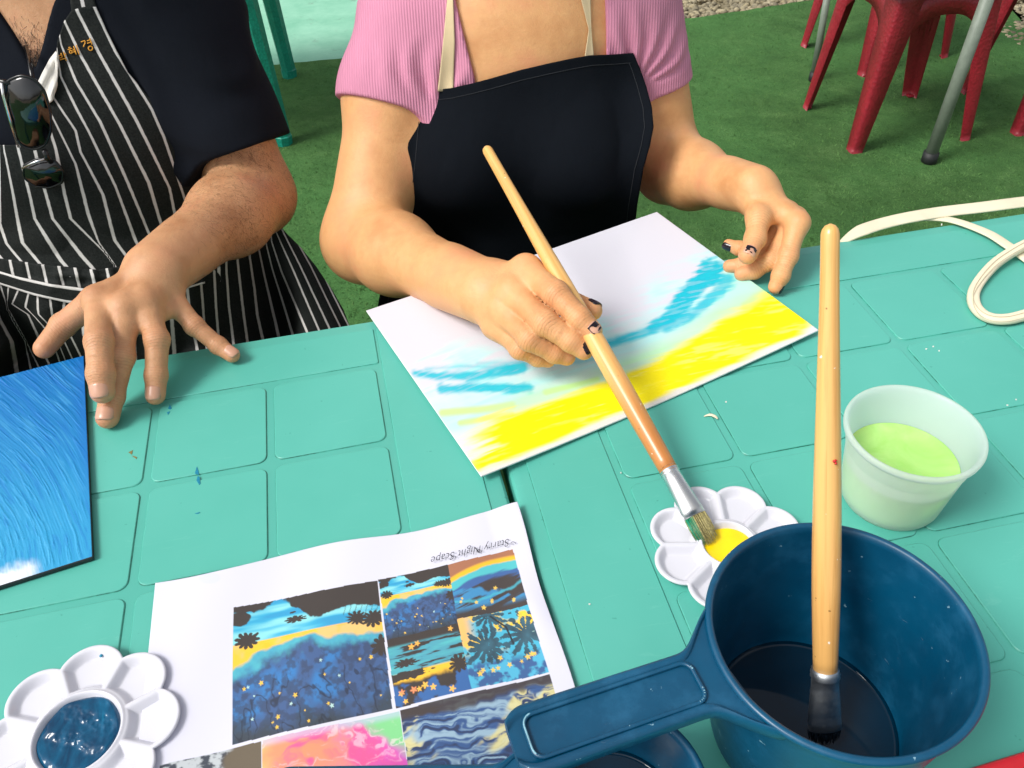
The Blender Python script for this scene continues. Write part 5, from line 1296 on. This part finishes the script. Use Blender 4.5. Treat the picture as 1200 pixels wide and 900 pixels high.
hobj = mesh_obj('chest_hair', Vs_, Fs_, M['hair'], pm, smooth=False); hobj['kind'] = 'stuff'
for j, r, hn in ((mI, .0112, tocam*.75+up*.05), (mM, .0108, tocam*.8+up*.1), (mR_, .0096, tocam*.8+up*.1), (mP, .0080, tocam*.6+up*.7)): nail(bodym, j[2], j[3]+tocam*.0001, r, hn, M['nailm'], wf=.86, ln=.0125)
hemM = aty(288, 172, 1.005); axM = (mE-mS)/np.linalg.norm(mE-mS)
vb = aty(42, 84, .95)
def m_tee(P):
    d = m_torso(P)-.004
    a1 = cap(P, mS, mE, .064, .0580)-.007; a1 = smax(a1, (P-hemM)@(axM*.95+np.array([.08, -.04, .0])), .003)
    s2 = np.array([-.755, 1.0, .10]); a2 = smax(cap(P, mS2, s2, .067, .060)-.006, (P-s2)@np.array([-.25, -.4, -.88])-.01, .004)
    d = smin(smin(d, a1, .045), a2, .045)
    d = d-.003-.0022*np.sin(P[:, 0]*46+P[:, 2]*60+vn3(P*16)*6)
    z = P[:, 2]; half = np.interp(z, [vb[2], vb[2]+.14], [.001, .075]); cut = np.maximum(np.abs(P[:, 0]-(vb[0]-.005))-half, np.maximum(vb[2]-z, P[:, 1]-1.07))
    d = smax(d, -cut, .003); d = smax(d, -np.maximum(np.sqrt((P[:, 0]-mX)**2+(P[:, 1]-1.09)**2)-.085, .25-z), .004)
    return np.maximum(d, -(m_body(P)+.0045))
_v, _f = surface(lambda P: m_torso(P)-.013, (-.90, .82, -.31), (-.20, 1.27, .36), .006); mt_t = BVHTree.FromPolygons([tuple(v) for v in _v], _f.tolist())
Vt, Ft = surface(lambda P: smax(m_tee(P), -.28-P[:, 2], .01), (-.90, .86, -.30), (-.20, 1.26, .36), .0034, margin=.004, project=1)
tee = mesh_obj('tee_shirt', Vt, Ft, M['blacktee'], pm); bmt_t = BVHTree.FromPolygons([tuple(v) for v in Vt], Ft.tolist())
Vh, Fh = surface(lambda P: head_f(P, mH, 1., True), (-.62, .86, .36), (-.36, 1.2, .66), .007, margin=.01); mesh_obj('hair', Vh, Fh, M['hair'], pm)
Vl, Fl = surface(lambda P: legs(P, mX, 1.08, .17, .088, .70), (-.86, .42, GROUND-.02), (-.14, 1.30, -.08), .010); mesh_obj('trousers', Vl, Fl, M['trousers'], pm); bml_t = BVHTree.FromPolygons([tuple(v) for v in Vl], Fl.tolist())
# pinstripe lines traced as the cloth shows them: stripe index as a field over the sheet
BIBS = {0: [(0, 262), (8, 285), (20, 300), (34, 316)], 1: [(-14, 60), (5, 178), (14, 220), (26, 284), (46, 308), (58, 322)], 2: [(6, 60), (21, 172), (35, 228), (41, 256), (71, 304), (84, 320)], 3: [(26, 60), (38, 165), (51, 217), (62, 256), (96, 300), (112, 318)],
        4: [(46, 60), (54, 135), (66, 174), (76, 228), (83, 256), (124, 295), (140, 314)], 5: [(52, 100), (60, 135), (89, 192), (103, 249), (115, 284), (135, 312)], 6: [(58, 60), (62, 114), (89, 153), (94, 178), (121, 228), (134, 281), (152, 305)],
        7: [(64, 40), (71, 89), (92, 132), (107, 160), (135, 217), (160, 284), (172, 305)], 8: [(64, 10), (71, 52), (89, 96), (117, 142), (149, 213), (176, 277), (190, 300)], 9: [(68, 8), (75, 25), (96, 68), (142, 149), (174, 213), (190, 267), (205, 295)],
        10: [(88, 6), (91, 14), (117, 64), (160, 142), (199, 220), (206, 256), (222, 290)], 11: [(109, 4), (112, 11), (135, 60), (178, 128), (192, 160), (220, 245), (240, 290)], 12: [(128, 0), (150, 50), (186, 112), (206, 156), (220, 192), (236, 235), (256, 290)], 13: [(150, 0), (175, 60), (230, 150), (260, 235), (280, 290)]}
def stripe_field(U, V, S_):
    ks = sorted(S_); X = np.stack([np.interp(V, [p[1] for p in S_[k]], [p[0] for p in S_[k]]) for k in ks], -1)
    out = np.zeros(U.shape); n = len(ks)
    for i in range(n-1):
        a, b = X[..., i], X[..., i+1]; m = (U >= a) & (U < b); out = np.where(m, ks[i]+(U-a)/(b-a+1e-6)*(ks[i+1]-ks[i]), out)
    out = np.where(U < X[..., 0], ks[0]+(U-X[..., 0])/20, out); out = np.where(U >= X[..., -1], ks[-1]+(U-X[..., -1])/20, out); return out
apm = empty('apron', (mX, .93, 0)); apm.parent = pm; apm.location = Vector((0, -.15, -GROUND))
UVb = coons([(-60, 160), (0, 170), (20, 170), (45, 165), (58, 120), (62, 105), (66, 90), (67, 50), (75, 25), (84, 12), (98, 8), (113, 8)], [(113, 8), (125, 36), (150, 85), (180, 120), (210, 152), (230, 190), (243, 225), (262, 330)],
            [(-60, 318), (0, 318), (100, 326), (262, 330)], [(-60, 160), (-60, 318)], 150, 120)
def wr_b(U, V): return .0045*np.sin(V*.085+(U)*.02+4*fbm2(U*.012, V*.012, 2))*smoothstep(235, 300, V)+.003*(fbm2(U*.02, V*.02, 3)-.5)+.002*np.sin(U*.06-V*.05)*smoothstep(100, 220, V)
bib, BPp, BF = drape('bib', UVb, [mt_t], .004, lambda U, V: .93+0*U, M['stripe'], apm, wr=wr_b, smooth_it=60); vfloat(bib, stripe_field(UVb[..., 0], UVb[..., 1], BIBS).ravel(), 'stripe')
bib_t = BVHTree.FromPolygons([tuple(v) for v in BPp.reshape(-1, 3)], BF.tolist())
o_, P_, F_ = strap('neck_strap', apm, [(72, -60), (82, 0), (84, 14)], [(100, -60), (110, -2), (114, 12)], [bmt_t, bm_t], M['stripe']); vfloat(o_, np.tile(np.linspace(-.6, .6, 10), 50), 'stripe')
# turned-over lining at the bib edge
UVl = coons([(66, 60), (69, 66)], [(69, 66), (67, 100), (62, 118), (56, 122)], [(44, 98), (56, 122)], [(66, 60), (58, 70), (50, 85), (44, 98)], 14, 24)
drape('lining', UVl, [bib_t, bmt_t, bm_t], .004, lambda U, V: .92+0*U, M['lining'], apm, wr=lambda U, V: .003*np.sin(U*.4+V*.2), smooth_it=4)
# gold embroidery
def hitpt(u, v, trees, off):
    d = ray(u, v); d = d/np.linalg.norm(d); best = 9
    for tr in trees:
        h = tr.ray_cast(Vector(CAM), Vector(d))
        if h[0] is not None: best = min(best, h[3])
    return CAM+d*(best-off) if best < 9 else aty(u, v, .93)
def glyph(strokes, cx, cy, sz, rot, name='embroidery'):
    b = MB(); cr, sr = math.cos(rot), math.sin(rot)
    for st_ in strokes:
        q = poly_res([(cx+((x-.5)*cr-(.5-y)*-sr*-1*0-(y-.5)*-sr)*sz, cy+((x-.5)*sr-(y-.5)*cr)*sz) for x, y in st_], max(6, int(len(st_)*3)))
        pts = [hitpt(u, v, [bib_t], .0022) for u, v in q]; b.tube(pts, .00062, 6)
    return b.build(name, M['gold'], bib)
def circ(x, y, r): return [(x+r*math.cos(t), y+r*math.sin(t)) for t in np.linspace(0, 2*math.pi, 12)]
glyph([[(.05, .95), (.42, .95), (.35, .75), (.1, .5)], [(.85, 1.0), (.85, .42)], [(.55, .86), (.85, .86)], [(.50, .66), (.85, .66)], circ(.62, .18, .18)], 103, 53, 14, -.35)
glyph([[(.15, .95), (.35, .95)], [(.02, .8), (.48, .8)], circ(.25, .5, .14), [(.68, .95), (.68, .1)], [(.95, 1.0), (.95, .0)], [(.48, .6), (.68, .6)], [(.48, .4), (.68, .4)]], 86, 60, 12, -.3)
glyph([[(.1, .95), (.1, .5), (.5, .5), (.5, .95)], [(.1, .75), (.5, .75)], [(.8, 1.), (.8, .4)], [(.8, .7), (1., .7)], [(.15, .3), (.8, .3), (.8, .0)]], 73, 67, 11, -.3)
# skirt over the lap, waistband
SK = {0: [(-50, 300), (-40, 440)], 1: [(-32, 300), (-22, 440)], 2: [(-16, 330), (0, 375), (14, 400), (22, 440)], 3: [(0, 330), (14, 372), (30, 400), (38, 440)], 4: [(10, 335), (8, 360), (26, 392), (50, 440)], 5: [(24, 335), (14, 356), (34, 368), (46, 396), (62, 440)], 6: [(36, 335), (30, 360), (42, 372), (60, 392), (76, 440)], 7: [(44, 340), (45, 368), (62, 385), (84, 440)],
      8: [(58, 345), (62, 372), (72, 392), (94, 440)], 9: [(76, 345), (74, 368), (82, 392), (106, 440)], 10: [(92, 345), (96, 368), (98, 392), (122, 440)], 11: [(110, 340), (116, 368), (118, 392), (138, 440)], 12: [(130, 340), (140, 440)], 13: [(152, 335), (160, 440)], 14: [(174, 335), (184, 440)], 15: [(198, 330), (206, 440)], 16: [(218, 325), (222, 360), (238, 440)],
      17: [(234, 320), (237, 350), (240, 397), (246, 440)], 18: [(251, 320), (253, 360), (256, 397), (260, 440)], 19: [(265, 316), (268, 360), (273, 397), (278, 440)], 20: [(278, 306), (283, 350), (289, 397), (296, 440)], 21: [(292, 298), (298, 340), (301, 369), (307, 395), (316, 440)], 22: [(303, 292), (310, 325), (326, 392), (338, 440)],
      23: [(312, 286), (320, 318), (343, 391), (358, 440)], 24: [(318, 282), (330, 318), (360, 388), (378, 440)], 25: [(324, 272), (345, 318), (373, 384), (396, 440)], 26: [(330, 268), (352, 312), (386, 384), (408, 440)], 27: [(336, 262), (364, 312), (399, 384), (420, 440)], 28: [(344, 262), (374, 312), (408, 381), (432, 440)], 29: [(352, 262), (384, 312), (420, 381), (450, 440)]}
UVs = coons([(-60, 322), (0, 322), (100, 335), (200, 325), (262, 290), (300, 262), (326, 262)], [(326, 262), (338, 276), (352, 290), (370, 312), (388, 338), (402, 362), (412, 388), (425, 440)],
            [(-60, 452), (200, 446), (425, 440)], [(-60, 322), (-60, 452)], 190, 80)
def fb_s(U, V): return np.interp(V, [262, 300, 340, 390, 445], [1.04, .99, .93, .86, .80])+.10*smoothstep(330, 420, U-(V-300)*.5)*0
def wr_s(U, V): return .005*np.sin(U*.11+3*fbm2(U*.01, V*.01, 2))*smoothstep(300, 370, V)+.010*(fbm2(U*.03, V*.04, 3)-.5)*smoothstep(130, 60, U)+.005*np.sin(U*.19-V*.09)*smoothstep(290, 330, U)
skt, SP, SF = drape('skirt', UVs, [mt_t, bml_t], .006, fb_s, M['stripe'], apm, wr=wr_s, smooth_it=25); vfloat(skt, stripe_field(UVs[..., 0], UVs[..., 1], SK).ravel(), 'stripe')
sk_t = BVHTree.FromPolygons([tuple(v) for v in SP.reshape(-1, 3)], SF.tolist())
n_ = 90; T1 = [(-60, 308), (0, 318), (24, 325), (60, 333), (112, 340), (170, 338), (240, 318)]; T2 = [(-60, 322), (0, 333), (40, 346), (80, 355), (112, 356), (170, 352), (240, 332)]
UVw = coons(T1, [T1[-1], T2[-1]], T2, [T1[0], T2[0]], n_, 10); o_, P_, F_ = drape('waistband', UVw, [bib_t, sk_t, mt_t], .009, lambda U, V: .92+0*U, M['stripeb'], apm, .002, None, 12)
vfloat(o_, np.repeat(np.array([-.02, .06, .2, .32, .4, .6, .68, .8, .94, 1.02]), n_), 'stripe')
T1 = [(-60, 296), (0, 303), (50, 310), (112, 316), (180, 308)]; T2 = [(-60, 316), (0, 322), (24, 330), (70, 338), (115, 342), (180, 334)]
UVw = coons(T1, [T1[-1], T2[-1]], T2, [T1[0], T2[0]], n_, 12); o_, P_, F_ = drape('pleat', UVw, [bib_t, sk_t, mt_t], .002, lambda U, V: .92+0*U, M['stripe'], apm, .002, lambda U, V: .002*np.sin(U*.3), 12)
vfloat(o_, (UVw[..., 0]/18.5+UVw[..., 1]*-.012).ravel(), 'stripe')
# sunglasses hooked in the collar
sg = empty('sunglasses', tuple(aty(30, 140, .885)), 0, 'black sunglasses hanging folded from the neck of the black tee', 'sunglasses')
def lens(UVp, Yd, thick, name, mat, bulge=.010, rim=True):
    c = np.mean(UVp, 0); out = poly_res(UVp+[UVp[0]], 49)[:-1]; out = np.array([(out[i-1]+out[i]*2+out[(i+1) % 48])/4 for i in range(48)]); V = [aty(c[0], c[1], Yd-bulge)]; F = []; K = 10
    for k in range(1, K+1):
        for p in out: q = c+(p-c)*k/K; V.append(aty(q[0], q[1], Yd-bulge*(1-(k/K)**2)))
    for j in range(48): F.append((0, 1+j, 1+(j+1) % 48))
    for k in range(K-1):
        for j in range(48): a = 1+k*48+j; b_ = 1+k*48+(j+1) % 48; F.append((a, a+48, b_+48, b_))
    o = mesh_obj(name, V, F, mat, sg); modif(o, 'SOLIDIFY', thickness=thick, offset=0)
    if rim:
        lp = [aty(p[0], p[1], Yd) for p in out]; lp.append(lp[0]); b = MB(); b.tube(lp, .0016, 8, False); b.build('rim', M['frame'], o)
    return o
lens([(8, 95), (24, 88), (40, 92), (52, 106), (59, 130), (60, 152), (54, 170), (38, 176), (24, 170), (14, 150), (6, 122)], .885, .0016, 'lens', M['lens'])
lens([(28, 194), (44, 186), (64, 188), (74, 200), (73, 214), (58, 220), (40, 218), (28, 208)], .895, .0016, 'lens', M['lens'], .006)
b = MB(); b.tube([aty(26, 197, .888), aty(38, 191, .886), aty(52, 186, .886)], .0012, 8); b.tube([aty(2, 97, .884), aty(4, 112, .881), aty(12, 140, .880), aty(22, 172, .886)], .0018, 8); b.build('chrome_trim', M['chrome'], sg)
b = MB(); b.tube([aty(38, 90, .89), aty(34, 70, .935), aty(30, 55, .965)], .0022, 8); b.build('temple', M['frame'], sg)
b = MB(); b.tube([aty(52, 176, .886), aty(56, 186, .888), aty(60, 190, .89)], .003, 8); b.build('hinge', M['frame'], sg)
b = MB(); b.tube([aty(-20, 92, .895), aty(4, 96, .886), aty(14, 98, .885)], .003, 8); b.build('bridge', M['frame'], sg)


# ================================================================== CAMERA, LIGHT
cam = bpy.data.cameras.new('camera'); co_ = bpy.data.objects.new('camera', cam); col.objects.link(co_)
Mx = Matrix(((rt[0], up[0], -fw[0], 0), (rt[1], up[1], -fw[1], 0), (rt[2], up[2], -fw[2], CAMH), (0, 0, 0, 1)))
co_.matrix_world = Mx; cam.sensor_width = 36; cam.lens = F0/1200*36; cam.clip_start = .02; cam.clip_end = 300
scene.camera = co_
w = bpy.data.worlds.new('World'); scene.world = w; w.use_nodes = True; nt = w.node_tree
SUN_EL, SUN_AZ = R(50), R(245)      # azimuth clockwise from +Y
sky = nt.nodes.new('ShaderNodeTexSky'); sky.sky_type = 'NISHITA'; sky.sun_disc = False; sky.sun_elevation = SUN_EL; sky.sun_rotation = SUN_AZ; sky.dust_density = 3; sky.air_density = 1
hs = nt.nodes.new('ShaderNodeHueSaturation'); hs.inputs['Saturation'].default_value = .22
bg = nt.nodes['Background']; nt.links.new(sky.outputs[0], hs.inputs['Color']); nt.links.new(hs.outputs[0], bg.inputs[0]); bg.inputs[1].default_value = .10
sl = bpy.data.lights.new('sun', 'SUN'); sl.energy = 1.5; sl.angle = R(20); sl.color = (1, .965, .91)
so = bpy.data.objects.new('sun', sl); col.objects.link(so)
dv = Vector((math.sin(SUN_AZ)*math.cos(SUN_EL), math.cos(SUN_AZ)*math.cos(SUN_EL), math.sin(SUN_EL)))
so.rotation_euler = dv.to_track_quat('Z', 'Y').to_euler()
scene.view_settings.view_transform = 'Standard'; scene.view_settings.look = 'None'; scene.view_settings.gamma = 1; scene.view_settings.exposure = .85
